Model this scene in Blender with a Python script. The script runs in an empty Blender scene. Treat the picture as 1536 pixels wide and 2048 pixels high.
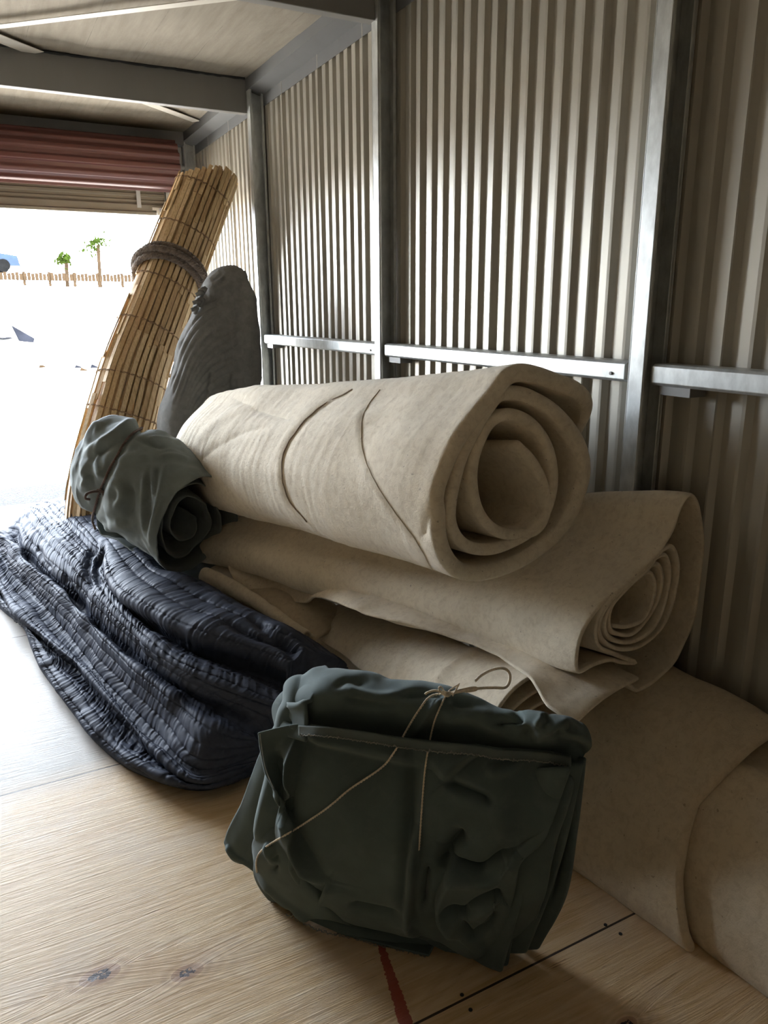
import bpy, math, random
import numpy as np
from mathutils import Matrix, Vector

# ------------------------------------------------------------------ camera
YAW, PITCH, ROLL = 0.48588, 0.26387, -0.00705
FPX, CAMH = 1500.0, 1.45
def cam_matrix():
    cy, sy = math.cos(YAW), math.sin(YAW); cp, sp = math.cos(PITCH), math.sin(PITCH)
    cr, sr = math.cos(ROLL), math.sin(ROLL)
    fwd = np.array([sy*cp, cy*cp, -sp]); right = np.array([cy, -sy, 0.]); up = np.cross(right, fwd)
    r = cr*right + sr*up; u = -sr*right + cr*up
    return np.stack([r, u, -fwd], 1)
CM = cam_matrix(); CC = np.array([0, 0, CAMH])
scene = bpy.context.scene
COL = scene.collection
cam = bpy.data.cameras.new('camera'); camo = bpy.data.objects.new('camera', cam); COL.objects.link(camo)
cam.sensor_fit = 'VERTICAL'; cam.sensor_height = 24; cam.lens = FPX/2048*24
cam.clip_start = .02; cam.clip_end = 200
m4 = Matrix([[*CM[i], CC[i]] for i in range(3)] + [[0, 0, 0, 1]])
camo.matrix_world = m4
scene.camera = camo
scene.view_settings.view_transform = 'Standard'
scene.view_settings.look = 'None'
scene.view_settings.gamma = 1
scene.view_settings.use_curve_mapping = False
scene.view_settings.exposure = 0.60

# ------------------------------------------------------------------ light
SKY = 42.0; SUN = 26.0
w = bpy.data.worlds.new('world'); scene.world = w; w.use_nodes = True
nt = w.node_tree; nt.nodes.clear()
wo = nt.nodes.new('ShaderNodeOutputWorld'); bg = nt.nodes.new('ShaderNodeBackground')
bg.inputs[0].default_value = (.79, .885, 1.0, 1); bg.inputs[1].default_value = SKY
nt.links.new(bg.outputs[0], wo.inputs[0])
# hazy bright horizon, darker zenith
tc = nt.nodes.new('ShaderNodeTexCoord'); sx = nt.nodes.new('ShaderNodeSeparateXYZ'); nt.links.new(tc.outputs['Generated'], sx.inputs[0])
mr = nt.nodes.new('ShaderNodeMapRange'); mr.inputs[1].default_value = .05; mr.inputs[2].default_value = .75; mr.inputs[3].default_value = SKY; mr.inputs[4].default_value = SKY*.12
nt.links.new(sx.outputs[2], mr.inputs[0]); nt.links.new(mr.outputs[0], bg.inputs[1])
sun = bpy.data.lights.new('sun', 'SUN'); sun.energy = SUN; sun.angle = math.radians(.6); sun.color = (1, .93, .82)
so = bpy.data.objects.new('sun', sun); COL.objects.link(so)
sd = Vector((.25, .30, -1.0)); so.rotation_euler = sd.to_track_quat('-Z', 'Y').to_euler(); so.location = (0, 8, 12)
# guides sampling of the sky through the open doorway (adds no light of its own)
pl = bpy.data.lights.new('doorway_portal', 'AREA'); pl.shape = 'RECTANGLE'; pl.size = 3.2; pl.size_y = 2.2
pl.cycles.is_portal = True
po = bpy.data.objects.new('doorway_portal', pl); COL.objects.link(po)
po.location = (-.15, 6.42, 1.1); po.rotation_euler = (math.radians(-90), 0, 0)
scene.cycles.max_bounces = 10; scene.cycles.diffuse_bounces = 6; scene.cycles.glossy_bounces = 4
scene.cycles.sample_clamp_indirect = 6; scene.cycles.caustics_reflective = False
scene.cycles.use_denoising = True

# ------------------------------------------------------------------ helpers
def ray(px, py): return CM @ np.array([(px-768)/FPX, (1024-py)/FPX, -1.])
def at_y(px, py, Y): d = ray(px, py); return CC + d*(Y/d[1])
def at_x(px, py, X): d = ray(px, py); return CC + d*(X/d[0])
def at_z(px, py, Z): d = ray(px, py); return CC + d*((Z-CAMH)/d[2])
def at_d(px, py, D): d = ray(px, py); return CC + d*(D/np.linalg.norm(d))
def on_plane(px, py, p0, n): d = ray(px, py); return CC + d*(((p0-CC)@n)/(d@n))
def proj(P):
    c = (P-CC) @ CM
    return np.stack([768+FPX*c[..., 0]/-c[..., 2], 1024-FPX*c[..., 1]/-c[..., 2]], -1)
def unit(v): return v/np.maximum(np.linalg.norm(v, axis=-1, keepdims=True), 1e-12)

def link_mesh(name, V, F, mat, parent=None, smooth=True):
    me = bpy.data.meshes.new(name); me.from_pydata([tuple(map(float, v)) for v in V], [], [tuple(map(int, f)) for f in F]); me.update()
    if smooth: me.shade_smooth()
    if mat is not None: me.materials.append(mat)
    o = bpy.data.objects.new(name, me); COL.objects.link(o)
    if parent is not None: o.parent = parent; o.matrix_parent_inverse = Matrix.Translation(-parent.location)
    return o
def empty(name, loc, label, cat, group=None):
    o = bpy.data.objects.new(name, None); COL.objects.link(o); o.location = tuple(map(float, loc)); o.empty_display_size = .05
    o['label'] = label; o['category'] = cat
    if group: o['group'] = group
    return o
def tag(o, label, cat, group=None, kind=None):
    o['label'] = label; o['category'] = cat
    if group: o['group'] = group
    if kind: o['kind'] = kind
    return o
def struct(o): o['kind'] = 'structure'; return o

class MB:
    def __init__(s): s.V = []; s.F = []
    def add(s, V, F):
        n = len(s.V); s.V += [tuple(map(float, v)) for v in V]; s.F += [tuple(int(i)+n for i in f) for f in F]
    def box(s, a, b):
        x0, y0, z0 = a; x1, y1, z1 = b
        s.add([(x0, y0, z0), (x1, y0, z0), (x1, y1, z0), (x0, y1, z0), (x0, y0, z1), (x1, y0, z1), (x1, y1, z1), (x0, y1, z1)],
              [(0, 3, 2, 1), (4, 5, 6, 7), (0, 1, 5, 4), (1, 2, 6, 5), (2, 3, 7, 6), (3, 0, 4, 7)])
    def prism(s, poly, axis, a, b):
        n = len(poly); V = []
        for t in (a, b):
            for (u, v) in poly:
                V.append({'x': (t, u, v), 'y': (u, t, v), 'z': (u, v, t)}[axis])
        F = [(i, (i+1) % n, n+(i+1) % n, n+i) for i in range(n)] + [tuple(range(n-1, -1, -1)), tuple(range(n, 2*n))]
        s.add(V, F)
    def tube(s, pts, r, k=8, cap=True, rz=None):
        P = np.array(pts, float); n = len(P); T = unit(np.gradient(P, axis=0)); R_ = np.broadcast_to(r, (n,))
        up = np.array([0, 0, 1.]) if abs(T[0][2]) < .9 else np.array([1., 0, 0])
        N = np.zeros_like(P); a = np.cross(T[0], up); N[0] = a/np.linalg.norm(a)
        for i in range(1, n):
            a = N[i-1]-T[i]*(N[i-1]@T[i]); N[i] = a/np.linalg.norm(a)
        B = np.cross(T, N); V = []
        for i in range(n):
            for j in range(k):
                t = 2*math.pi*j/k; V.append(P[i]+R_[i]*(math.cos(t)*N[i]+math.sin(t)*B[i]))
        F = [(i*k+j, i*k+(j+1) % k, (i+1)*k+(j+1) % k, (i+1)*k+j) for i in range(n-1) for j in range(k)]
        if cap: F += [tuple(range(k-1, -1, -1)), tuple((n-1)*k+j for j in range(k))]
        s.add(V, F)
    def build(s, name, mat, parent=None, smooth=False, autosm=None):
        o = link_mesh(name, s.V, s.F, mat, parent, smooth)
        return o

def catmull(P, n, closed=False, alpha=None):
    """resample a polyline as a smooth curve with n points, even in arc length"""
    P = np.array(P, float); m = len(P)
    if closed: Q = np.vstack([P[-1:], P, P[:2]])
    else: Q = np.vstack([2*P[0]-P[1], P, 2*P[-1]-P[-2]])
    segs = m if closed else m-1; out = []
    for i in range(segs):
        p0, p1, p2, p3 = Q[i], Q[i+1], Q[i+2], Q[i+3]
        t = np.linspace(0, 1, 16, endpoint=False)[:, None]
        out.append(.5*((2*p1)+(-p0+p2)*t+(2*p0-5*p1+4*p2-p3)*t*t+(-p0+3*p1-3*p2+p3)*t**3))
    out.append((P[0] if closed else P[-1])[None]); D = np.vstack(out)
    s = np.r_[0, np.cumsum(np.linalg.norm(np.diff(D, axis=0), axis=1))]
    tt = np.linspace(0, s[-1], n+1 if closed else n)
    if closed: tt = tt[:-1]
    return np.stack([np.interp(tt, s, D[:, k]) for k in range(D.shape[1])], 1)
def resamp(P, n):
    P = np.array(P, float); s = np.r_[0, np.cumsum(np.linalg.norm(np.diff(P, axis=0), axis=1))]
    tt = np.linspace(0, s[-1], n); return np.stack([np.interp(tt, s, P[:, k]) for k in range(P.shape[1])], 1)
def cinterp(K, ts):
    """smooth interpolation of stacked control rows K[m,...] at ts in 0..m-1"""
    K = np.array(K, float); m = len(K)
    Q = np.concatenate([2*K[:1]-K[1:2], K, 2*K[-1:]-K[-2:-1]]); out = []
    for t in ts:
        i = min(int(t), m-2); u = t-i; p0, p1, p2, p3 = Q[i], Q[i+1], Q[i+2], Q[i+3]
        out.append(.5*((2*p1)+(-p0+p2)*u+(2*p0-5*p1+4*p2-p3)*u*u+(-p0+3*p1-3*p2+p3)*u**3))
    return np.array(out)

_rng = np.random.RandomState(7); _LAT = _rng.rand(32, 32, 32)*2-1
def vnoise(P, scale, seed=0):
    p = np.asarray(P)*scale+seed*7.31; i = np.floor(p).astype(int); f = p-i; f = f*f*f*(f*(f*6-15)+10); o = 0
    for a in (0, 1):
        for b in (0, 1):
            for c in (0, 1):
                wt = (f[..., 0] if a else 1-f[..., 0])*(f[..., 1] if b else 1-f[..., 1])*(f[..., 2] if c else 1-f[..., 2])
                o = o+wt*_LAT[(i[..., 0]+a) % 32, (i[..., 1]+b) % 32, (i[..., 2]+c) % 32]
    return o
def fbm(P, scale, octv=4, seed=0, gain=.5):
    s = 0; a = 1
    for k in range(octv): s = s+a*vnoise(P, scale*2**k, seed+k*3.7); a *= gain
    return s
def grid_normals(G, cu=False, cv=False):
    """normals of a grid (rows u, cols v); cv closes the columns"""
    if cv:
        E = np.concatenate([G[:, -1:], G, G[:, :1]], 1); dv = (E[:, 2:]-E[:, :-2])
    else: dv = np.gradient(G, axis=1)
    du = np.gradient(G, axis=0)
    return unit(np.cross(du, dv))
def seg_dist(P, A, B):
    d = B-A; L = (d@d)+1e-9; t = np.clip(((P-A)@d)/L, 0, 1); Q = A+t[..., None]*d
    s = (d[0]*(P[..., 1]-A[1])-d[1]*(P[..., 0]-A[0]))/math.sqrt(L)
    return np.linalg.norm(P-Q, axis=-1), t, s
def creases(X, N, lst, mask=None):
    """relief traced along folds. entries: (kind, amp_m, width, [(x,y)...]); X are points, N normals.
    kind r = ridge, v = valley, s = step (raised on the right-hand side of the path, fading away)"""
    S = proj(X); disp = np.zeros(S.shape[:-1])
    for kind, amp, wd, pts in lst:
        pts = catmull(pts, max(4, len(pts)*6)) if len(pts) > 2 else np.array(pts, float)
        n = len(pts)-1; best = np.full(disp.shape, 1e9); bt = np.zeros(disp.shape); bs = np.zeros(disp.shape)
        for i in range(n):
            d, t, s = seg_dist(S, pts[i], pts[i+1]); m = d < best
            best = np.where(m, d, best); bt = np.where(m, (i+t)/n, bt); bs = np.where(m, s, bs)
        taper = np.clip(np.minimum(bt, 1-bt)*6, 0, 1); taper = .15+.85*taper
        taper = np.where(best > 0, taper, taper)
        endf = np.exp(-(best/(wd*2.2))**2)
        if kind == 'r': disp += amp*taper*np.exp(-(best/wd)**2)
        elif kind == 'v': disp -= amp*taper*np.exp(-(best/wd)**2)
        elif kind == 's':
            sg = np.sign(bs)*best
            up = 1/(1+np.exp(-np.clip(sg/(wd*.12), -40, 40)))
            disp += amp*taper*(up*np.exp(-np.maximum(sg, 0)/(wd*1.6))-.35*(1-up)*np.exp(-np.maximum(-sg, 0)/(wd*.8)))
    ed = np.minimum(np.minimum(np.arange(disp.shape[1]), np.arange(disp.shape[1])[::-1])[None, :]+0*disp, 8)/8.
    if mask is None: disp = disp*ed
    if mask is not None: disp = disp*mask
    return X+N*disp[..., None]
def grid_faces(m, n, cu=False, cv=False, off=0):
    F = []
    for i in range(m if cu else m-1):
        for j in range(n if cv else n-1):
            a = i*n+j; b = i*n+(j+1) % n; c = ((i+1) % m)*n+(j+1) % n; d = ((i+1) % m)*n+j
            F.append((a+off, b+off, c+off, d+off))
    return F
def grid_obj(name, G, mat, parent=None, cv=False, caps=False):
    m, n = G.shape[:2]; V = list(G.reshape(-1, 3)); F = grid_faces(m, n, False, cv)
    if caps:
        for r, flip in ((0, True), (m-1, False)):
            c = G[r].mean(0); V.append(c); k = len(V)-1
            for j in range(n):
                a, b = r*n+j, r*n+(j+1) % n
                F.append((b, a, k) if flip else (a, b, k))
    return link_mesh(name, V, F, mat, parent)
def thick(name, G, t, mat, parent=None, N=None, rim=4, flip=False):
    """a cloth/felt sheet: mid-surface grid G with thickness t and rounded rim, one closed mesh"""
    if N is None: N = grid_normals(G)
    if flip: N = -N
    m, n = G.shape[:2]; h = np.broadcast_to(np.asarray(t, float)/2, (m, n))
    def ring(G_, N_, h_, Tv0, Tv1):
        # closed loop: top side 0..n-1, rounded end, bottom side n-1..0, rounded end
        L = [G_[j]+N_[j]*h_[j] for j in range(n)]
        for k in range(1, rim):
            a = math.pi*k/rim; L.append(G_[-1]+N_[-1]*h_[-1]*math.cos(a)+Tv1*h_[-1]*math.sin(a))
        L += [G_[j]-N_[j]*h_[j] for j in range(n-1, -1, -1)]
        for k in range(1, rim):
            a = math.pi*k/rim; L.append(G_[0]-N_[0]*h_[0]*math.cos(a)+Tv0*h_[0]*math.sin(a))
        return L
    U0 = unit(G[0]-G[1]); U1 = unit(G[-1]-G[-2]); rows = []
    for k in range(rim):
        a = math.pi/2*(1-k/rim)
        Gk = G[0]+U0*(h[0]*math.sin(a))[:, None]; rows.append(ring(Gk, N[0], h[0]*max(math.cos(a), .02), unit(Gk[0]-Gk[1]), unit(Gk[-1]-Gk[-2])))
    for i in range(m): rows.append(ring(G[i], N[i], h[i], unit(G[i][0]-G[i][1]), unit(G[i][-1]-G[i][-2])))
    for k in range(1, rim+1):
        a = math.pi/2*(k/rim)
        Gk = G[-1]+U1*(h[-1]*math.sin(a))[:, None]; rows.append(ring(Gk, N[-1], h[-1]*max(math.cos(a), .02), unit(Gk[0]-Gk[1]), unit(Gk[-1]-Gk[-2])))
    A = np.array(rows); M_, K = A.shape[:2]
    F = grid_faces(M_, K, False, True)
    # close the two flat slits
    for r in (0, M_-1):
        o = r*K
        idx = list(range(K)); bot = lambda j: (n-1-j)+n+rim-1
        for j in range(n-1): F.append((o+j, o+bot(j), o+bot(j+1), o+j+1) if r == 0 else (o+j, o+j+1, o+bot(j+1), o+bot(j)))
    return link_mesh(name, A.reshape(-1, 3), F, mat, parent)

# ------------------------------------------------------------------ materials
class NT:
    def __init__(s, name):
        s.m = bpy.data.materials.new(name); s.m.use_nodes = True; s.t = s.m.node_tree; s.t.nodes.clear()
        s.out = s.n('ShaderNodeOutputMaterial'); s.b = s.n('ShaderNodeBsdfPrincipled'); s.l(s.b.outputs[0], s.out.inputs[0])
    def n(s, ty, **kw):
        x = s.t.nodes.new(ty)
        for k, v in kw.items():
            if hasattr(x, k): setattr(x, k, v)
            else: x.inputs[k].default_value = v
        return x
    def l(s, a, b): s.t.links.new(a, b)
    def obj(s, scale=(1, 1, 1)):
        g = s.n('ShaderNodeNewGeometry'); mp = s.n('ShaderNodeMapping'); mp.inputs['Scale'].default_value = scale
        s.l(g.outputs['Position'], mp.inputs['Vector']); return mp.outputs[0]
    def noise(s, vec, scale, detail=4, rough=.55, dist=0):
        x = s.n('ShaderNodeTexNoise'); x.inputs['Scale'].default_value = scale; x.inputs['Detail'].default_value = detail
        x.inputs['Roughness'].default_value = rough; x.inputs['Distortion'].default_value = dist; s.l(vec, x.inputs['Vector']); return x.outputs[0]
    def ramp(s, f, *stops):
        x = s.n('ShaderNodeValToRGB'); cr = x.color_ramp
        while len(cr.elements) > 1: cr.elements.remove(cr.elements[-1])
        cr.elements[0].position = stops[0][0]; cr.elements[0].color = (*stops[0][1], 1)
        for p, c in stops[1:]:
            e = cr.elements.new(p); e.color = (*c, 1)
        s.l(f, x.inputs[0]); return x.outputs[0]
    def math(s, op, a, b=0., c=None):
        x = s.n('ShaderNodeMath', operation=op)
        for i, v in enumerate((a, b, c)):
            if v is None: continue
            if isinstance(v, (int, float)): x.inputs[i].default_value = v
            else: s.l(v, x.inputs[i])
        return x.outputs[0]
    def mix(s, f, a, b, mode='MIX'):
        x = s.n('ShaderNodeMix', data_type='RGBA', blend_type=mode)
        for i, v in ((0, f), (6, a), (7, b)):
            if isinstance(v, (int, float)): x.inputs[i].default_value = v
            elif isinstance(v, tuple): x.inputs[i].default_value = (*v, 1)
            else: s.l(v, x.inputs[i])
        return x.outputs[2]
    def set(s, **kw):
        for k, v in kw.items():
            k = k.replace('_', ' ')
            if isinstance(v, (int, float)): s.b.inputs[k].default_value = v
            elif isinstance(v, tuple): s.b.inputs[k].default_value = (*v, 1) if len(v) == 3 else v
            else: s.l(v, s.b.inputs[k])
    def bump(s, h, strength=.3, dist=.01, prev=None):
        x = s.n('ShaderNodeBump'); x.inputs['Strength'].default_value = strength; x.inputs['Distance'].default_value = dist
        s.l(h, x.inputs['Height'])
        if prev is not None: s.l(prev, x.inputs['Normal'])
        s.l(x.outputs[0], s.b.inputs['Normal']); return x.outputs[0]

def mat_metal(name, col, metallic, rough, var=.12, nscale=6, stretch=(1, 1, .15), spec=.5):
    m = NT(name); v = m.obj(stretch); n = m.noise(v, nscale, 6, .6)
    c = m.ramp(n, (.3, tuple(x*(1-var) for x in col)), (.7, tuple(min(1, x*(1+var)) for x in col)))
    r = m.math('MULTIPLY_ADD', n, .12, rough-.06)
    m.set(Base_Color=c, Metallic=metallic, Roughness=r); m.b.inputs['Specular IOR Level'].default_value = spec
    return m.m
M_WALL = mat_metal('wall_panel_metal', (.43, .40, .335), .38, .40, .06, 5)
M_GALV = mat_metal('galvanised_steel', (.60, .615, .60), .6, .38, .2, 30, (1, 1, .5))
M_PRIMER = mat_metal('grey_primed_steel', (.26, .25, .235), .1, .55, .08, 4)
M_EAVE = mat_metal('grey_eave_steel', (.15, .15, .15), .0, .65, .08, 4)
M_RED = mat_metal('red_painted_steel', (.115, .038, .032), .0, .36, .1, 8, (.3, 1, 1))
M_BEIGE = mat_metal('beige_painted_steel', (.30, .27, .22), .1, .45, .08, 8, (.3, 1, 1))
M_BLACK = mat_metal('dark_gap', (.03, .03, .03), 0, .9)

def mat_cloth(name, col, var=.18, nscale=9, fine=900, fs=.25, rough=.95, sheen=.3, weave=True, spec=.2, mott=None):
    m = NT(name); v = m.obj(); n = m.noise(v, nscale, 6, .6); n2 = m.noise(v, fine, 3, .7)
    c = m.ramp(n, (.28, tuple(x*(1-var) for x in col)), (.72, tuple(x*(1+var) for x in col)))
    c = m.mix(.25, c, m.ramp(n2, (.35, (.25, .25, .25)), (.65, (1, 1, 1))), 'MULTIPLY')
    m.set(Base_Color=c, Roughness=rough); m.b.inputs['Specular IOR Level'].default_value = spec
    m.b.inputs['Sheen Weight'].default_value = sheen; m.b.inputs['Sheen Roughness'].default_value = .5
    m.bump(n2, fs, .002)
    return m.m
# ------------------------------------------------------------------ setting
def floor_mat():
    m = NT('plywood'); g = m.obj()
    sx = m.n('ShaderNodeSeparateXYZ'); m.l(g, sx.inputs[0]); X, Y = sx.outputs[0], sx.outputs[1]
    # per sheet offset
    row = m.math('FLOOR', m.math('DIVIDE', m.math('ADD', Y, 0.205), 1.275))
    # knots warp the grain
    knots = [(.063, 1.512, 1.0), (.24, 1.425, .8), (1.02, .86, .6), (1.12, .70, .8), (-.75, 2.05, .9), (-.35, 3.1, .7), (.95, .45, .9), (-.9, .9, 1)]
    warp = None; dark = None; halo = None
    for kx, ky, s in knots:
        dx = m.math('SUBTRACT', X, kx); dy = m.math('SUBTRACT', Y, ky)
        d = m.math('SQRT', m.math('ADD', m.math('POWER', m.math('MULTIPLY', dx, .5), 2.), m.math('POWER', dy, 2.)))
        e = m.math('EXPONENT', m.math('MULTIPLY', d, -16./s))
        wv = m.math('MULTIPLY', e, m.math('MULTIPLY', m.math('SIGN', dy), .055*s))
        warp = wv if warp is None else m.math('ADD', warp, wv)
        dd = m.math('SQRT', m.math('ADD', m.math('POWER', m.math('MULTIPLY', dx, .75), 2.), m.math('POWER', m.math('MULTIPLY', dy, 1.3), 2.)))
        k = m.math('LESS_THAN', m.math('ADD', dd, m.math('MULTIPLY', m.math('SUBTRACT', m.noise(g, 60, 3), .5), .03)), .017*s)
        dark = k if dark is None else m.math('MAXIMUM', dark, k)
        h = m.math('EXPONENT', m.math('MULTIPLY', dd, -26./s)); halo = h if halo is None else m.math('ADD', halo, h)
    Yw = m.math('ADD', Y, warp)
    cb = m.n('ShaderNodeCombineXYZ'); m.l(m.math('MULTIPLY', X, .9), cb.inputs[0]); m.l(m.math('ADD', Yw, m.math('MULTIPLY', row, 3.3)), cb.inputs[1])
    vec = cb.outputs[0]
    def stretch(sx_, sy_):
        mp = m.n('ShaderNodeMapping'); mp.inputs['Scale'].default_value = (sx_, sy_, 1); m.l(vec, mp.inputs['Vector']); return mp.outputs[0]
    big = m.noise(stretch(.7, 3.2), 2.2, 3, .5, .6)
    rings = m.math('MULTIPLY_ADD', m.math('SINE', m.math('MULTIPLY', big, 75.)), .5, .5)
    fine = m.noise(stretch(3, 90), 2.5, 5, .65, .4)
    mid = m.noise(stretch(1.5, 22), 2.5, 5, .6, .8)
    base = m.ramp(mid, (.3, (.60, .40, .20)), (.5, (.72, .52, .30)), (.72, (.80, .63, .42)))
    base = m.mix(m.math('MULTIPLY', rings, .26), base, (.50, .30, .14))
    crk = m.math('MULTIPLY', m.math('GREATER_THAN', fine, .66), m.math('GREATER_THAN', m.noise(g, 5, 3), .50))
    base = m.mix(m.math('MULTIPLY', crk, .8), base, (.20, .12, .06))
    base = m.mix(m.math('MULTIPLY', halo, .55), base, (.40, .22, .11))
    base = m.mix(m.math('MULTIPLY', m.math('MULTIPLY', m.math('MULTIPLY_ADD', m.math('SINE', m.math('MULTIPLY', m.math('LOGARITHM', halo, 2.718), 9.)), .5, .5), m.math('MINIMUM', m.math('MULTIPLY', halo, 2.2), 1.)), .55), base, (.34, .19, .09))
    base = m.mix(m.math('MULTIPLY', m.math('GREATER_THAN', halo, .42), .6), base, (.36, .20, .12))
    base = m.mix(m.math('MULTIPLY', dark, m.math('GREATER_THAN', m.noise(g, 95, 4, .7), .44)), base, (.035, .022, .028))
    # worn dusty patches; greyed plies, their colour darkened to offset the strong doorway light
    dust = m.noise(g, 3.0, 6, .65)
    base = m.mix(m.ramp(dust, (.50, (0, 0, 0)), (.72, (.45, .45, .45))), base, (.70, .62, .54))
    far = m.n('ShaderNodeMapRange'); far.inputs[1].default_value = 2.25; far.inputs[2].default_value = 2.42; m.l(Y, far.inputs[0])
    base = m.mix(m.math('MULTIPLY', far.outputs[0], .85), base, (.36, .345, .32))
    # sprayed red mark
    pa, pb = (.672, 1.33), (.60, 1.02)
    ax, ay = pb[0]-pa[0], pb[1]-pa[1]; L = math.hypot(ax, ay); ax /= L; ay /= L
    u = m.math('ADD', m.math('MULTIPLY', m.math('SUBTRACT', X, pa[0]), ax), m.math('MULTIPLY', m.math('SUBTRACT', Y, pa[1]), ay))
    vv = m.math('ABSOLUTE', m.math('ADD', m.math('MULTIPLY', m.math('SUBTRACT', X, pa[0]), -ay), m.math('MULTIPLY', m.math('SUBTRACT', Y, pa[1]), ax)))
    vv = m.math('ADD', vv, m.math('MULTIPLY', m.math('SUBTRACT', m.noise(g, 90, 4), .5), .016))
    red = m.math('MULTIPLY', m.math('LESS_THAN', vv, m.math('MULTIPLY_ADD', u, .035, .006)), m.math('MULTIPLY', m.math('GREATER_THAN', u, .03), m.math('LESS_THAN', u, .42)))
    base = m.mix(m.math('MULTIPLY', red, .85), base, (.30, .015, .012))
    # seams between the sheets
    sd_ = m.math('ABSOLUTE', m.math('SUBTRACT', m.math('FRACT', m.math('DIVIDE', m.math('ADD', Y, 0.205+.6375), 1.275)), .5))
    wob = m.math('MULTIPLY', m.noise(g, 14, 3), .0012)
    seam = m.math('LESS_THAN', m.math('SUBTRACT', sd_, wob), .0016)
    sx2 = m.math('LESS_THAN', m.math('ABSOLUTE', m.math('ADD', X, .78)), .003)
    base = m.mix(m.math('MAXIMUM', seam, sx2), base, (.05, .035, .025))
    m.set(Base_Color=base, Roughness=m.math('MULTIPLY_ADD', mid, .25, .42)); m.b.inputs['Specular IOR Level'].default_value = .35
    b = m.bump(m.math('ADD', m.math('MULTIPLY', fine, .6), m.math('MULTIPLY', mid, .5)), .45, .006)
    m.bump(m.math('SUBTRACT', 1., m.math('MAXIMUM', seam, sx2)), .8, .004, b)
    return m.m
M_FLOOR = floor_mat()
def floor_nails():
    for i, (x, y) in enumerate(((924, 1990), (941, 2020), (1211, 1850), (1241, 1868))):
        p = at_z(x, y, 0); b = MB(); b.tube([(p[0], p[1], -.002), (p[0], p[1], .0012)], .0045, 12)
        tag(b.build('nail_head', M_BLACK), ['dark nail head just above the near plywood seam, closest to the red paint mark', 'dark nail head just below the near plywood seam, right of the red paint mark', 'dark nail head just above the near plywood seam, close to the felt pad', 'dark nail head just below the near plywood seam, close to the felt pad'][i], 'nail', 'nail heads along the near plywood seam')
floor_nails()
W = 1.66; XL = -1.95; YB = -1.6; YD = 6.28; ZC = 2.74
b = MB(); b.box((XL, YB, -.06), (W+.02, 6.12, 0)); struct(b.build('floor', M_FLOOR))
b = MB(); b.box((XL, 6.125, -.12), (W+.1, 6.36, -.004))
mc = NT('sill_concrete'); n_ = mc.noise(mc.obj(), 12, 6); mc.set(Base_Color=mc.ramp(n_, (.3, (.42, .42, .42)), (.7, (.58, .57, .55))), Roughness=.85); mc.bump(n_, .3, .005)
struct(b.build('trim_1', mc.m))

def panel_wall(name, a0, a1, fix, axis, z0, z1, sgn, period=.5, origin=.307, mat=None):
    """ribbed sheet: flats toward the room 34 mm, valleys 30 mm, 11 mm deep"""
    pts = []; p = period/6; y = math.floor((a0-origin)/period)*period+origin
    while y < a1:
        for k in range(6):
            q = y+k*p
            if k == 0: pts += [(q, 0), (q+.0015, -.004), (q+.006, -.004), (q+.0065, 0.001)]
            pts += [(q+.009, 0), (q+.037, 0), (q+.047, .016), (q+p-.014, .016), (q+p-.0005, .001)]
        y += period
    V = []; F = []; n = 0
    pts = [(min(max(q, a0), a1), d) for q, d in pts]
    for q, d in pts:
        for z in (z0, z1): V.append((fix+sgn*d, q, z) if axis == 'y' else (q, fix+sgn*d, z))
    m_ = len(pts)
    for i in range(m_-1): F.append((2*i, 2*i+1, 2*i+3, 2*i+2))
    o = link_mesh(name, V, F, mat or M_WALL, None, False); return struct(o)
panel_wall('wall_right', YB, YD, W, 'y', 0, 2.70, 1)
M_WALLD = mat_metal('low_bounce_wall_metal', (.17, .14, .10), .1, .7, .06, 5)  # unseen walls coloured dark and warm to tune the light they bounce
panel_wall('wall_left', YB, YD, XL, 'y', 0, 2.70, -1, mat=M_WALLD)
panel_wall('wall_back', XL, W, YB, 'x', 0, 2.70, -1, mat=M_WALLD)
# outer skin closes the walls against daylight
b = MB()
b.box((W+.03, YB-.1, -.1), (W+.05, YD+.1, 2.9)); struct(b.build('wall_right', M_PRIMER))
b = MB(); b.box((XL-.05, YB-.1, -.1), (XL-.03, YD+.1, 2.9)); struct(b.build('wall_left', M_PRIMER))
b = MB(); b.box((XL, YB-.06, -.1), (W, YB-.04, 2.9)); struct(b.build('wall_back', M_PRIMER))
# front wall around the opening
OX0, OX1, OZ = -1.72, 1.425, 2.62
b = MB(); b.box((OX1, YD, -.1), (W+.05, YD+.04, 2.9)); b.box((XL-.05, YD, -.1), (OX0, YD+.04, 2.9)); b.box((OX0, YD, 2.28), (OX1, YD+.04, 2.9))
struct(b.build('wall_front', M_PRIMER))

# ceiling: white faced insulation, slightly sagging between purlins
mi = NT('insulation_facing'); v = mi.obj(); n1 = mi.noise(v, 5, 6, .6); n2 = mi.noise(mi.obj((6, .6, 1)), 4, 5, .6)
c = mi.ramp(n2, (.3, (.31, .275, .225)), (.7, (.40, .36, .30)))
sp = mi.n('ShaderNodeSeparateXYZ'); mi.l(v, sp.inputs[0])
st = mi.math('LESS_THAN', mi.math('ABSOLUTE', mi.math('SUBTRACT', mi.math('FRACT', mi.math('DIVIDE', sp.outputs[0], .27)), .5)), .006)
c = mi.mix(mi.math('MULTIPLY', st, mi.ramp(n1, (.45, (0, 0, 0)), (.55, (.7, .7, .7)))), c, (.22, .2, .17))
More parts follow.
